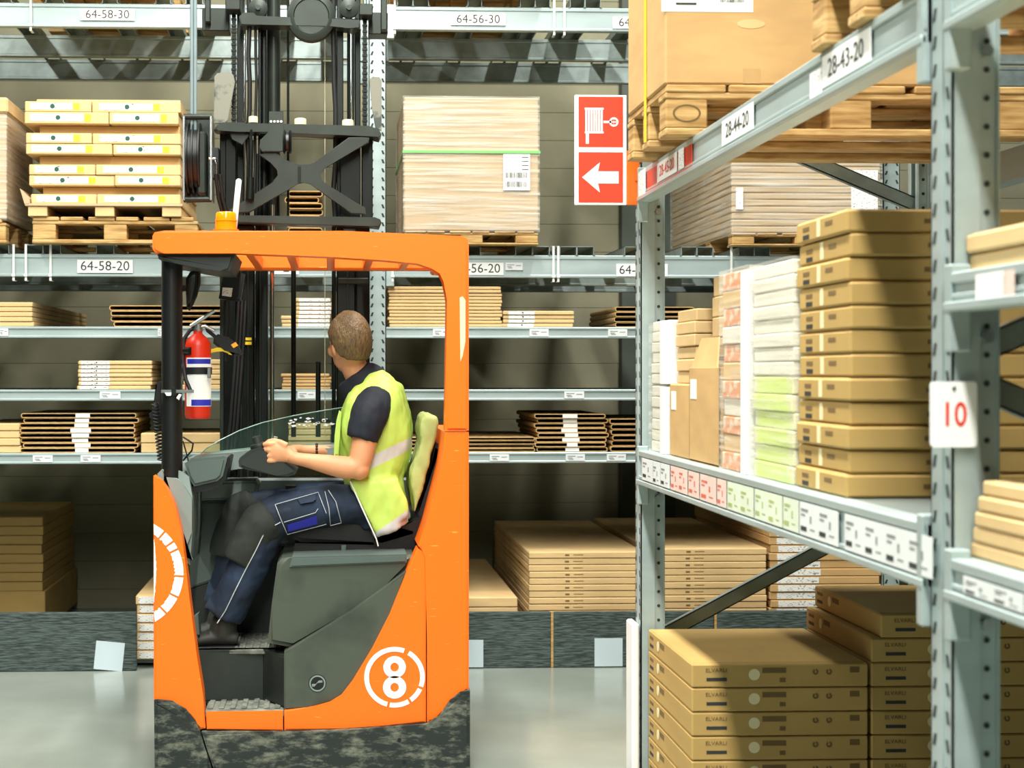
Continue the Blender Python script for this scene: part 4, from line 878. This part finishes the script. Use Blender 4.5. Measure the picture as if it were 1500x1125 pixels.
T('cross_brace', MASTL, [(336, 307), (400, 268), (408, 257), (407, 248), (396, 238), (378, 226), (400, 220), (420, 236), (429, 240), (438, 242), (453, 242), (460, 238), (511, 201), (541, 201), (540, 209), (474, 246), (469, 254), (470, 264), (478, 271), (535, 304), (536, 314), (514, 313), (455, 268), (445, 266), (435, 268), (423, 277), (366, 311), (340, 313)], YX, .02, .004)
T('cross_brace_weld', MAST, [(436, 244), (441, 244), (441, 268), (436, 268)], YX - .003, .01, .001)
T('lower_crossbar', MASTL, [(345, 315), (549, 318), (557, 321), (559, 326), (556, 333), (540, 331), (348, 327)], YX, .14, .006)
bm = B(); tube(bm, [P(368, 190, YX - .02), P(368, 205, YX - .02)], .006, 8); tube(bm, [P(368, 205, YX - .02), P(367, 260, YX - .02)], [.011, .011], 10); tube(bm, [P(367, 260, YX - .02), P(366, 292, YX - .02)], [.02, .02], 10); mk('tension_rod', bm, MAST, tr, 40)
TB('side_gusset', MAST, 322, 336, 192, 330, YMt + .02, YMt + .12); TB('side_gusset', MAST, 530, 546, 200, 330, YMt + .02, YMt + .12); TB('side_gusset', MAST, 372, 392, 225, 330, YMt + .08, YMt + .2); T('side_gusset', MASTL, [(336, 193), (366, 196), (355, 212), (340, 204)], YX + .03, .012, .002)
for k, (u0, u1) in enumerate(((330, 346), (498, 528))): TB('mast_channel', MAST, u0, u1, 196, 335, YMt + .0, YMt + .12)
ym = T('warning_stripe', YELLOW, [(356, 494.5), (368.5, 494.5), (368.5, 498.5), (356, 498.5)], YMt - .042, .004, 0); T('warning_stripe', YELLOW, [(356, 500.5), (368.5, 500.5), (368.5, 505), (356, 505)], YMt - .042, .004, 0)
# fork carriage and forks in front of the mast (towards the wall rack)
bm = B(); x0, x1 = XU(330, YMt + .4), XU(545, YMt + .4); box(bm, x0, x1, YMt + .28, YMt + .34, .12, .24, .005); box(bm, x0, x1, YMt + .28, YMt + .34, .46, .58, .005); mk('fork_carriage', bm, MAST, tr)
for u in (370, 505):
    x = XU(u, YMt + .4); bm = B(); box(bm, x - .05, x + .05, YMt + .34, YMt + .38, .06, .58, .004); box(bm, x - .05, x + .05, YMt + .38, YMt + .98, .06, .095, .004); mk('fork', bm, MAST, tr)
# hose reel
YHr = YMt - .1
hr = T('hose_reel_frame', MASTL, [(268, 172), (271, 167), (308, 167), (312, 171), (311, 293), (308, 296), (270, 297), (267, 291)], YHr + .12, .01, .002)
for v in (171, 292):
    bm = B(); cyl(bm, P(269, v, YHr), P(310, v, YHr), .014, n=14); mk('frame_bar', bm, MASTL, hr, 50)
for u in (269, 309): TB('frame_plate', ALU, u - 1.6, u + 1.6, 170, 293, YHr - .04, YHr + .13, .001, hr)
bm = B(); c = P(274, 232, YHr + .06); lathe(bm, c, (1, 0, 0), [(0, .15), (.004, .165), (.012, .165), (.014, .14), (.028, .14), (.030, .165), (.036, .165), (.038, .14), (.055, .14), (.06, .165), (.066, .165), (.068, .15)], 48); mk('reel_drum', bm, BLACK, tr, 35)
TB('reel_motor', MASTL, 288, 302, 192, 284, YHr - .02, YHr + .1, .008)
bm = B(); tube(bm, [P(306, 232, YHr - .02), P(315, 233, YHr - .02), P(317, 240, YHr - .02), P(317, 255, YHr - .02)], .007, 8); mk('hose_fitting', bm, CHROME, tr, 50)
TB('fitting_block', BLACK, 309, 321, 216, 262, YHr, YHr + .06)
for dx in (0, 5):
    bm = B(); tube(bm, [P(281 + dx, 200, YHr + .01), P(281 + dx, 100, YHr + .01), P(281 + dx, -60, YHr + .01)], .0085, 8); mk('hydraulic_hose', bm, M('grey_hose', (128, 146, 148), .4), tr, 60)
for dx in (0, 6):
    bm = B(); tube(bm, [P(316 + dx, 255, YHr - .02), P(320 + dx, 290, YHr), P(332 + dx, 335, YHr + .05), P(340 + dx, 380, YHr + .05)], .009, 8); mk('hydraulic_hose', bm, RUBBER, tr, 60)
# --- fire extinguisher strapped to the cab pillar
ye = YT + .3; c = P(290, 614, ye); s = 1 / 348.0; ex = thing('fire_extinguisher', 'red fire extinguisher with white and blue label strapped beside black pillar', 'fire extinguisher', c)
R = .0545; hh = 124 * s
bm = B(); lathe(bm, c, (0, 0, 1), [(0, R * .6), (.004, R * .9), (.014, R), (hh - .05, R), (hh - .03, R * .9), (hh - .012, R * .62), (hh, R * .36), (hh + .012, R * .34), (hh + .014, .01)], 36); cyx = mk('cylinder', bm, RED, ex, 40)
def band(v0, v1, m, n, dr, a0=-2.6, a1=-.15):
    bm = B(); z0, z1 = ZV(v1, c.x, ye), ZV(v0, c.x, ye); k = 20; pv = []
    for i in range(k + 1):
        t = a0 + (a1 - a0) * i / k; d = Vector((math.cos(t), math.sin(t), 0)); pv.append([bm.verts.new(c + d * (R + q) + Vector((0, 0, z - c.z))) for q, z in ((.0003, z0), (dr, z0), (dr, z1), (.0003, z1))])
    for a, b in zip(pv, pv[1:]):
        for j in range(4): bm.faces.new((a[j], a[(j + 1) % 4], b[(j + 1) % 4], b[j]))
    bm.faces.new(pv[0]); bm.faces.new(pv[-1][::-1]); return mk(n, bm, m, ex, 40)
band(524, 595, WHITE, 'label', .0012, -2.5, -.1); band(526, 533, BLUE, 'label_stripe', .0018, -2.4, -.3); band(585, 594, BLUE, 'label_stripe', .0018, -2.0, -.2); band(538, 548, RUBBER, 'strap', .004, -3.1, .1)
bm = B(); p = P(306, 546, ye - .05); box(bm, p.x - .006, p.x + .008, p.y - .012, p.y + .01, p.z - .022, p.z + .02, .002); mk('strap_buckle', bm, ALU, ex)
top = c + Vector((0, 0, hh + .012))
bm = B(); lathe(bm, top, (0, 0, 1), [(0, .02), (.01, .02), (.012, .016), (.03, .016), (.032, .01)], 16); mk('valve', bm, ALU, ex, 40)
bm = B(); a_ = top + Vector((-.03, -.01, .02)); b_ = a_ + Vector((.10, 0, .065)); tube(bm, [a_, a_ * .6 + b_ * .4, b_], [.008, .009, .007], 8); a2 = top + Vector((-.02, 0, .012)); tube(bm, [a2, a2 + Vector((.05, 0, .01)), a2 + Vector((.09, 0, -.012))], [.008, .008, .006], 8); mk('handle', bm, ALU, ex, 50)
bm = B(); tube(bm, [top + Vector((-.01, 0, .015)), P(278, 484, ye), P(270, 496, ye), P(268, 530, ye - .02), P(272, 556, ye - .04), P(279, 572, ye - .06)], .0085, 10); mk('hose', bm, RUBBER, ex, 60)
bm = B(); cyl(bm, P(272, 514, ye - .02), P(280, 514, ye - .05), .016, n=14); mk('gauge', bm, BLACK, ex, 40)
# --- barcode scanner
yg = YT + .42; sc = thing('barcode_scanner', 'black and yellow handheld barcode scanner hanging beside the fire extinguisher', 'scanner', P(330, 520, yg))
T('body', BLACK, [(313, 494), (319, 489), (334, 494), (345, 503), (352, 512), (355, 519), (350, 522), (342, 520), (330, 510), (318, 508), (312, 503)], yg, .055, .010, parent=sc)
T('grip', YELLOW, [(308, 512), (318, 509), (329, 509), (340, 520), (334, 519), (326, 513), (318, 515), (309, 517)], yg + .005, .045, .004, parent=sc)
T('sticker', M('label_orange', (250, 176, 40), .5), [(338, 505), (345, 501), (349, 506), (342, 510)], yg - .0012, .003, 0, parent=sc)
T('holder', BLACK, [(300, 480), (308, 484), (318, 492), (314, 496), (302, 486)], yg + .02, .02, .003, parent=sc)
# ================================================================ jacket over the seat back
def noisy(o, amp, freq, stretch=(1, 1, 1), seed=0):
    me = o.data
    ns = [v.normal.copy() for v in me.vertices]
    for v, n_ in zip(me.vertices, ns):
        p = Vector((v.co.x * stretch[0], v.co.y * stretch[1], v.co.z * stretch[2])) * freq + Vector((seed * 7.3, 0, 0))
        v.co += n_ * amp * (noise.noise(p) + .5 * noise.noise(p * 2.1))
def solid(name, bm, mat, parent, voxel, smooth=4, keep=None):
    """melts overlapping closed shapes into one continuous skin"""
    bmesh.ops.recalc_face_normals(bm, faces=bm.faces[:]); bmesh.ops.translate(bm, verts=bm.verts[:], vec=-W[parent])
    me = bpy.data.meshes.new('t'); bm.to_mesh(me); bm.free(); t = bpy.data.objects.new('t', me); COL.objects.link(t)
    m = t.modifiers.new('r', 'REMESH'); m.mode = 'VOXEL'; m.voxel_size = voxel
    s = t.modifiers.new('s', 'SMOOTH'); s.iterations = smooth; s.factor = .5
    bpy.context.view_layer.update(); me2 = bpy.data.meshes.new_from_object(t.evaluated_get(bpy.context.evaluated_depsgraph_get()))
    bpy.data.objects.remove(t); me2.name = name; me2.materials.clear(); me2.materials.append(mat)
    for p in me2.polygons: p.use_smooth = True
    o = bpy.data.objects.new(name, me2); COL.objects.link(o); o.parent = parent; W[o] = W[parent]; return o
YP = 7.0
JK = M('pale_green_jacket', (168, 180, 108), .75, var=.12, scale=10)
jr = thing('jacket', 'pale yellow-green jacket draped over the back of the truck seat', 'jacket', P(612, 757, YP))
bm = B(); plate(bm, [(616, 650), (614, 626), (617, 613), (622, 607), (632, 608), (639, 612), (641, 621), (638, 640), (633, 665), (626, 690), (618, 724), (612, 746), (606, 757), (605, 742), (602, 715), (602, 696), (608, 676)], YP - .17, .36, 0); o = solid('cloth', bm, JK, jr, .009, 6); noisy(o, .009, 13, (1.6, 1, .35), 1); noisy(o, .005, 34, (1.6, 1, .4), 2)
# ================================================================ the driver
def loft(bm, st, n=20, sq=1.0):
    """stations (point, radius in the picture plane, radius across it)"""
    rings = []; m = len(st)
    for i, s in enumerate(st):
        d = (st[min(i + 1, m - 1)][0] - st[max(i - 1, 0)][0]).normalized(); yv = Vector((0, 1, 0))
        if abs(d.y) > .9: yv = Vector((1, 0, 0))
        n1 = d.cross(yv).normalized(); n2 = n1.cross(d).normalized()
        rings.append([bm.verts.new(s[0] + n1 * math.copysign(abs(math.cos(t)) ** sq, math.cos(t)) * s[1] + n2 * math.copysign(abs(math.sin(t)) ** sq, math.sin(t)) * (s[2] if len(s) > 2 else s[1])) for t in [2 * math.pi * k / n for k in range(n)]])
    for x, y in zip(rings, rings[1:]):
        for k in range(n): bm.faces.new((x[k], x[(k + 1) % n], y[(k + 1) % n], y[k]))
    bm.faces.new(rings[0][::-1]); bm.faces.new(rings[-1])
def ball(bm, c, r, ax=None, n=16):
    ax = ax or (Vector((1, 0, 0)), Vector((0, 1, 0)), Vector((0, 0, 1))); r = r if isinstance(r, tuple) else (r, r, r); rings = []
    for i in range(1, n):
        t = math.pi * i / n; rings.append([bm.verts.new(c + ax[2] * math.cos(t) * r[2] + (ax[0] * math.cos(q) * r[0] + ax[1] * math.sin(q) * r[1]) * math.sin(t)) for q in [2 * math.pi * k / n for k in range(n)]])
    a, b = bm.verts.new(c + ax[2] * r[2]), bm.verts.new(c - ax[2] * r[2])
    for k in range(n):
        j = (k + 1) % n; bm.faces.new((a, rings[0][k], rings[0][j])); bm.faces.new((b, rings[-1][j], rings[-1][k]))
        for x, y in zip(rings, rings[1:]): bm.faces.new((x[k], y[k], y[j], x[j]))
def sm(pts, k=4):
    """smooth stations"""
    out = []; n = len(pts)
    for i in range(n - 1):
        p0, p1, p2, p3 = pts[max(i - 1, 0)], pts[i], pts[i + 1], pts[min(i + 2, n - 1)]
        for j in range(k):
            t = j / k; f = lambda a, b, c, d: .5 * (2 * b + (c - a) * t + (2 * a - 5 * b + 4 * c - d) * t * t + (3 * b - a - 3 * c + d) * t ** 3)
            out.append(tuple(f(p0[q], p1[q], p2[q], p3[q]) for q in range(len(p1))))
    out.append(tuple(pts[-1])); return out
pr = thing('person', 'driver in lime reflective vest and navy work trousers, seated, looking at the rack', 'person', P(540, 775, YP))
SKIN = M('skin', (212, 150, 108), .5, var=.06, scale=12, spec=.35); SHIRT = M('navy_shirt', (10, 19, 31), .8, var=.15, scale=20)
HAIR = M('brown_hair', (124, 98, 56), .5, scale=110, stretch=(1, 1, .3), rgb2=(70, 55, 33), lo=.25, hi=.75, bump=.6, bscale=200)
fdir = Vector((-.46, .875, -.14)).normalized(); ldir = Vector((0, 0, 1)).cross(fdir).normalized(); udir = fdir.cross(ldir).normalized() * 1
if udir.z < 0: udir = -udir
HAX = (fdir, ldir, udir); hc_ = P(511.5, 501, YP - .02)
def hp(f, l, u): return hc_ + fdir * f + ldir * l + udir * u
bm = B()
ball(bm, hc_, (.097, .077, .115), HAX, 24); ball(bm, hp(.03, 0, -.062), (.066, .058, .058), HAX); ball(bm, hp(.052, 0, -.098), (.034, .03, .024), HAX)   # skull, jaw, chin
ball(bm, hp(.098, 0, -.022), (.022, .014, .026), HAX, 12); ball(bm, hp(.09, 0, .012), (.02, .05, .014), HAX, 12); ball(bm, hp(.086, 0, -.066), (.016, .026, .01), HAX, 12)   # nose, brow, lips
for s in (-1, 1):
    ball(bm, hp(.055, s * .05, -.03), (.03, .024, .026), HAX, 12)
    e = hp(-.008, s * .078, -.03); ball(bm, e, (.019, .009, .032), HAX, 12); ball(bm, e + ldir * s * .006 - fdir * .006, (.014, .010, .024), HAX, 12)
NK = [(536, 574, YP, .066), (528, 556, YP, .058), (518, 536, YP - .01, .056), (511, 515, YP - .015, .055)]
loft(bm, [(P(u, v, y), r, r) for u, v, y, r in NK])
arm = sm([(548, 588, 6.87, .055), (541, 615, 6.81, .054), (533, 650, 6.785, .052), (527, 676, 6.775, .046), (518, 685, 6.77, .045), (500, 684, 6.77, .046), (478, 680, 6.772, .040), (455, 675.5, 6.775, .031), (436, 672, 6.78, .0265), (424, 668, 6.785, .028)])
loft(bm, [(P(u, v, y), r, r * (.95 if u > 450 else 1.1)) for u, v, y, r in arm])
ball(bm, P(526, 688, 6.772), .043)
# near hand closed round the lever
HY = 6.79
loft(bm, [(P(426, 668, HY), .028, .026), (P(416, 664, HY), .040, .024), (P(404, 662, HY), .045, .022), (P(397, 662, HY + .004), .042, .018)])
for k, (v, L_) in enumerate(((650, 1.0), (658.5, 1.08), (667, 1.0), (674.5, .85))):
    q = [(404, v, HY - .004), (394.5 - (1 if k == 1 else 0), v + .5, HY - .006), (387.5, v + 1, HY + .010), (387.5, v + 1.5, HY + .030), (393, v + 2, HY + .044), (398, v + 2, HY + .046)]
    loft(bm, [(P(*a), r) for a, r in zip(q, (.0108, .0108, .0100, .0092, .0085, .007))], 12)
loft(bm, [(P(*a), r) for a, r in zip([(420, 654, HY - .006), (411, 648.5, HY - .004), (402, 645.5, HY + .004), (394, 646.5, HY + .018), (390.5, 648, HY + .028)], (.017, .0135, .0115, .0105, .007))], 12)
# far arm and hand resting on the console
fa = sm([(552, 590, 7.14, .055), (535, 630, 7.20, .050), (522, 660, 7.18, .044), (500, 663, 7.14, .038), (470, 661, 7.10, .028), (448, 660, 7.08, .024), (438, 660, 7.07, .026)])
loft(bm, [(P(u, v, y), r, r) for u, v, y, r in fa])
loft(bm, [(P(440, 660, 7.07), .026, .024), (P(430, 659, 7.06), .022, .04), (P(420, 660, 7.06), .017, .042)])
for k in range(4):
    y = 7.03 + k * .021; loft(bm, [(P(424, 660, y), .0105), (P(413, 660, y - .004), .0105), (P(406, 664, y - .006), .0095), (P(403, 670, y - .006), .0075)], 12)
loft(bm, [(P(434, 662, 7.03), .013), (P(425, 667, 7.01), .0115), (P(417, 670, 7.005), .008)], 12)
# trunk and legs under the clothes
loft(bm, [(P(u, v, YP), a, b) for u, v, a, b in ((545, 548, .05, .06), (547, 572, .08, .12), (549, 600, .11, .15), (549, 640, .12, .15), (549, 690, .09, .14), (548, 735, .09, .14), (545, 760, .07, .13))])
for yl, pts in ((6.88, [(535, 742), (470, 744), (392, 762)]), (7.11, [(535, 732), (460, 730), (365, 745)])): loft(bm, [(P(u, v, yl), .06, .06) for u, v in pts]); ball(bm, P(*pts[-1], yl), .058)
for yl, pts in ((6.88, [(388, 764), (360, 830), (328, 905)]), (7.11, [(362, 748), (345, 820), (322, 890)])): loft(bm, [(P(u, v, yl), r, r) for (u, v), r in zip(pts, (.055, .05, .038))])
for yl, u, v in ((6.87, 330, 918), (7.10, 326, 903)): loft(bm, [(P(u, v, yl), .03, .03), (P(u - 20, v + 15, yl), .018, .028), (P(u - 44, v + 20, yl), .012, .028)])
solid('body', bm, SKIN, pr, .004, 3)
# eyes, brows
for s in (-1, 1):
    bm = B(); ball(bm, hp(.083, s * .032, -.004), .0125, HAX, 12); ey = mk('eye', bm, WHITE, pr, 60)
    bm = B(); ball(bm, hp(.0925, s * .032, -.004), .0058, HAX, 10); mk('iris', bm, INK, ey, 60)
# hair cap
bm = B(); n1, n2 = 72, 48; g = []
def hairline(a):
    a = abs(a); ks = [(0, .52), (.8, .42), (1.25, .2), (1.5, -.02), (1.75, -.30), (2.0, -.58), (2.4, -.74), (3.15, -.78)]
    for (a0, h0), (a1, h1) in zip(ks, ks[1:]):
        if a <= a1: return h0 + (h1 - h0) * (a - a0) / (a1 - a0)
    return -.8
for i in range(n2 + 1):
    t = math.pi * i / n2; row = []
    for k in range(n1):
        q = 2 * math.pi * k / n1; d = (math.cos(q) * math.sin(t), math.sin(q) * math.sin(t), math.cos(t)); az = math.atan2(d[1], d[0]); m_ = d[2] - hairline(az)
        wgt = max(0, min(1, (m_ + .03) / .10)); crown = max(0, d[2]) * .004 + (.004 if d[0] < 0 else 0)
        th = -.012 + wgt * (.0245 + crown); lump = .0022 * noise.noise(Vector(d) * 9) + .0012 * noise.noise(Vector((az * 16, t * 3, 1))) if wgt > .3 else 0
        back = 1 + (.03 if d[0] < 0 and d[2] > -.3 else 0)
        row.append(bm.verts.new(hc_ + fdir * d[0] * (.097 + th + lump) * back + ldir * d[1] * (.077 + th + lump) + udir * d[2] * (.115 + th + lump)))
    g.append(row)
for a, b in zip(g, g[1:]):
    for k in range(n1): bm.faces.new((a[k], a[(k + 1) % n1], b[(k + 1) % n1], b[k]))
bmesh.ops.remove_doubles(bm, verts=bm.verts[:], dist=.0004); mk('hair', bm, HAIR, pr, 80)
# shirt with collar and short sleeves
bm = B()
VR = [(544, 546, .046, .075), (547, 568, .108, .150), (549, 600, .142, .182), (549, 632, .162, .188), (547, 662, .155, .184), (546, 700, .124, .182), (557, 735, .110, .20), (572, 772, .096, .205)]
loft(bm, [(P(u, v, YP), a - .014, b - .014) for u, v, a, b in sm(VR[:6], 3)])
sl = sm([(553, 578, 6.88, .06), (547, 594, 6.84, .078), (540, 612, 6.805, .078), (534, 630, 6.79, .072), (530, 644, 6.785, .067)]); loft(bm, [(P(u, v, y), r, r * .95) for u, v, y, r in sl])
sl = sm([(553, 582, 7.12, .06), (545, 600, 7.18, .074), (535, 628, 7.205, .068), (530, 642, 7.2, .064)]); loft(bm, [(P(u, v, y), r, r) for u, v, y, r in sl])
o = solid('shirt', bm, SHIRT, pr, .008, 5); noisy(o, .006, 14, (1, 1, .5), 4); noisy(o, .003, 30, (1, 1, .5), 5)
bm = B(); loft(bm, [(P(u, v, YP), a, b) for u, v, a, b in ((535, 566, .108, .095), (529, 559, .103, .09), (523, 552, .094, .078), (519.5, 547.5, .086, .071), (520.5, 548.5, .078, .063))]); o = solid('collar', bm, SHIRT, pr, .006, 3); noisy(o, .002, 20, (1, 1, 1), 5)
# vest with reflective bands
VEST = bpy.data.materials.new('hi_vis_vest'); VEST.use_nodes = True; n_ = VEST.node_tree.nodes; L = VEST.node_tree.links; bs = n_['Principled BSDF']; bs.inputs['Roughness'].default_value = .6
tc = n_.new('ShaderNodeTexCoord'); o0 = W[pr]
def bandmask(pa, pb, wd):
    a, b = P(*pa, YP) - o0, P(*pb, YP) - o0; d = (b - a).normalized(); nn = Vector((-d.z, 0, d.x)); dp = n_.new('ShaderNodeVectorMath'); dp.operation = 'DOT_PRODUCT'; dp.inputs[1].default_value = nn
    L.new(tc.outputs['Object'], dp.inputs[0]); s = n_.new('ShaderNodeMath'); s.operation = 'SUBTRACT'; s.inputs[1].default_value = a.dot(nn); L.new(dp.outputs['Value'], s.inputs[0])
    ab = n_.new('ShaderNodeMath'); ab.operation = 'ABSOLUTE'; L.new(s.outputs[0], ab.inputs[0]); lt = n_.new('ShaderNodeMath'); lt.operation = 'LESS_THAN'; lt.inputs[1].default_value = wd; L.new(ab.outputs[0], lt.inputs[0]); return lt
m1, m2 = bandmask((546, 672), (610, 643), .024), bandmask((549, 782), (598, 748), .023)
ad = n_.new('ShaderNodeMath'); ad.operation = 'MAXIMUM'; L.new(m1.outputs[0], ad.inputs[0]); L.new(m2.outputs[0], ad.inputs[1])
mx = n_.new('ShaderNodeMix'); mx.data_type = 'RGBA'; mx.inputs[6].default_value = lin(186, 216, 96); mx.inputs[7].default_value = lin(196, 200, 196); L.new(ad.outputs[0], mx.inputs[0]); L.new(mx.outputs[2], bs.inputs['Base Color'])
bm = B(); loft(bm, [(P(u, v, YP), a, b) for u, v, a, b in sm(VR, 4)], 40, .78); plate(bm, [(513, 704), (533, 748), (551, 789), (580, 774), (598, 757), (594, 735), (584, 700)], YP - .207, .09, .012); o = solid('vest', bm, VEST, pr, .008, 4); noisy(o, .011, 9, (1, 1, .5), 7); noisy(o, .006, 22, (1.2, 1, .5), 8)
bm = B(); tube(bm, [P(513, 705, YP - .205), P(529, 741, YP - .21), P(540, 765, YP - .21), P(551, 789, YP - .21), P(554, 800, YP - .21)], .0032, 6); mk('zipper', bm, WHITE, pr, 60)
bm = B(); plate(bm, [(497, 601), (500, 604), (498, 640), (496, 667), (489, 668), (490, 640), (493, 615)], YP - .13, .05, .006); mk('vest_front_edge', bm, VEST, pr, 40)
# trousers
TRS = M('navy_trousers', (26, 46, 70), .8, rgb2=(13, 24, 38), scale=7, lo=.3, hi=.7); bm = B()
loft(bm, [(P(u, v, YP), a, b) for u, v, a, b in ((548, 700, .105, .155), (549, 730, .115, .172), (546, 752, .10, .18), (540, 772, .06, .16))])
th = sm([(545, 742, 6.90, .085), (500, 739, 6.875, .084), (450, 747, 6.87, .092), (410, 756, 6.87, .093), (388, 766, 6.87, .088)]); loft(bm, [(P(u, v, y), r, r * .95) for u, v, y, r in th])
shn = sm([(390, 764, 6.87, .092), (378, 795, 6.87, .088), (364, 830, 6.87, .083), (345, 868, 6.87, .082), (326, 903, 6.87, .085)]); loft(bm, [(P(u, v, y), r, r) for u, v, y, r in shn]); ball(bm, P(388, 766, 6.87), .089)
th = sm([(545, 735, 7.10, .085), (480, 733, 7.12, .083), (420, 741, 7.12, .083), (366, 750, 7.12, .082)]); loft(bm, [(P(u, v, y), r, r) for u, v, y, r in th])
shn2 = sm([(364, 748, 7.12, .083), (350, 790, 7.12, .08), (338, 840, 7.12, .076), (322, 888, 7.12, .078)]); loft(bm, [(P(u, v, y), r, r) for u, v, y, r in shn2]); ball(bm, P(364, 750, 7.12), .083)
tro = solid('trousers', bm, TRS, pr, .008, 5); noisy(tro, .007, 10, (1, 1, 1), 11); noisy(tro, .0035, 26, (1, 1, 1), 12)
PAD = M('knee_pad_fabric', (36, 42, 36), .85, var=.2, scale=12)
for st, dy in ((((402, 758), (388, 768), (376, 786), (366, 808), (356, 826)), 6.855), (((378, 744), (362, 752), (350, 775), (341, 800), (338, 815)), 7.105)):
    bm = B(); loft(bm, [(P(u - 4, v - 1, dy), r, r * .98) for (u, v), r in zip(st, (.086, .094, .089, .086, .080))]); ball(bm, P(st[1][0] - 5, st[1][1] - 1, dy), .092); o = solid('knee_pad', bm, PAD, pr, .008, 5); noisy(o, .005, 14, (1, 1, 1), 13)
def on_leg(u, v, off=.004):
    """point on the camera side of the near trouser leg"""
    o_ = Vector((0, 0, H)); d = P(u, v, 6.87) - o_; d.normalize(); hit, loc, nr, i = tro.ray_cast(o_ - W[pr], d)
    return (loc + W[pr] - d * off) if hit else P(u, v, 6.78)
pk = [(403, 739), (435, 729), (466, 721), (472, 745), (478, 766), (450, 775), (421, 783), (411, 760)]
bm = B(); C0 = [on_leg(u, v, .007) for u, v in pk]; ctr = on_leg(441, 753, .011); vs = [bm.verts.new(p) for p in C0]; cv = bm.verts.new(ctr); back = [bm.verts.new(p + Vector((0, .03, 0))) for p in C0]; bc_ = bm.verts.new(ctr + Vector((0, .03, 0)))
for k in range(len(vs)):
    j = (k + 1) % len(vs); bm.faces.new((cv, vs[k], vs[j])); bm.faces.new((bc_, back[j], back[k])); bm.faces.new((vs[k], back[k], back[j], vs[j]))
pkt = mk('cargo_pocket', bm, TRS, pr, 60)
def stitch(n, pts, mat, r=.0016, off=.0085, parent=pr):
    off += .002; full = []
    for a, b in zip(pts, pts[1:]):
        for k in range(6): full.append(on_leg(a[0] + (b[0] - a[0]) * k / 6, a[1] + (b[1] - a[1]) * k / 6, off))
    full.append(on_leg(*pts[-1], off)); bm = B(); tube(bm, full, r, 6); return mk(n, bm, mat, parent, 60)
STW = M('white_thread', (172, 180, 184), .6)
for pts in ([(403, 739), (466, 721), (478, 752)], [(403, 739), (412, 762), (421, 783), (478, 768)], [(416, 765), (462, 751), (466, 745)], [(476, 720), (482, 745), (484, 770)], [(481, 718), (492, 735), (500, 766)], [(484, 770), (500, 766)]): stitch('stitching', pts, STW, off=.0115)
stitch('seam_piping', [(411, 765), (400, 771), (388, 779), (375, 806), (358, 838), (344, 866), (330, 895), (318, 913)], STW, .0024, .004)
bm = B(); q = [on_leg(*p, .0135) for p in ((421, 769), (464, 756), (465, 768), (422, 779))]; prism(bm, q, Vector((0, .008, 0))); mk('pocket_patch', bm, BLUE, pkt)
bm = B(); q = [on_leg(*p, .015) for p in ((436, 731), (462, 724), (463, 731), (458, 735), (440, 738))]; prism(bm, q, Vector((0, .008, 0))); mk('pocket_flap', bm, TRS, pkt)
# shoes
SHOE = M('work_shoe', (40, 42, 36), .6, var=.2, scale=12)
for y, du, dv_ in ((6.87, 0, 0), (7.10, -4, -12)):
    bm = B(); loft(bm, [(P(330 + du, 905 + dv_, y), .052, .048), (P(327 + du, 920 + dv_, y), .058, .048), (P(326 + du, 932 + dv_, y), .056, .046)]); loft(bm, [(P(349 + du, 936 + dv_, y), .024, .036), (P(338 + du, 934 + dv_, y), .034, .042), (P(318 + du, 933 + dv_, y), .036, .044), (P(298 + du, 936 + dv_, y), .030, .048), (P(278 + du, 939 + dv_, y), .024, .046), (P(265 + du, 941 + dv_, y), .016, .034)]); sh = solid('shoe', bm, SHOE, pr, .006, 4)
    bm = B(); loft(bm, [(P(351 + du, 946 + dv_, y), .008, .036), (P(325 + du, 946 + dv_, y), .009, .043), (P(295 + du, 947 + dv_, y), .009, .05), (P(270 + du, 948 + dv_, y), .008, .044), (P(262 + du, 947 + dv_, y), .007, .03)]); mk('sole', bm, RUBBER, sh, 50)
bm = B(); c0 = P(464, 661, 7.095)
for k in range(16):
    t = 2 * math.pi * k / 16; ball(bm, c0 + Vector((0, math.cos(t) * .031, math.sin(t) * .031)), .0058, None, 8)
mk('bracelet', bm, M('dark_beads', (52, 32, 26), .35), pr, 60)
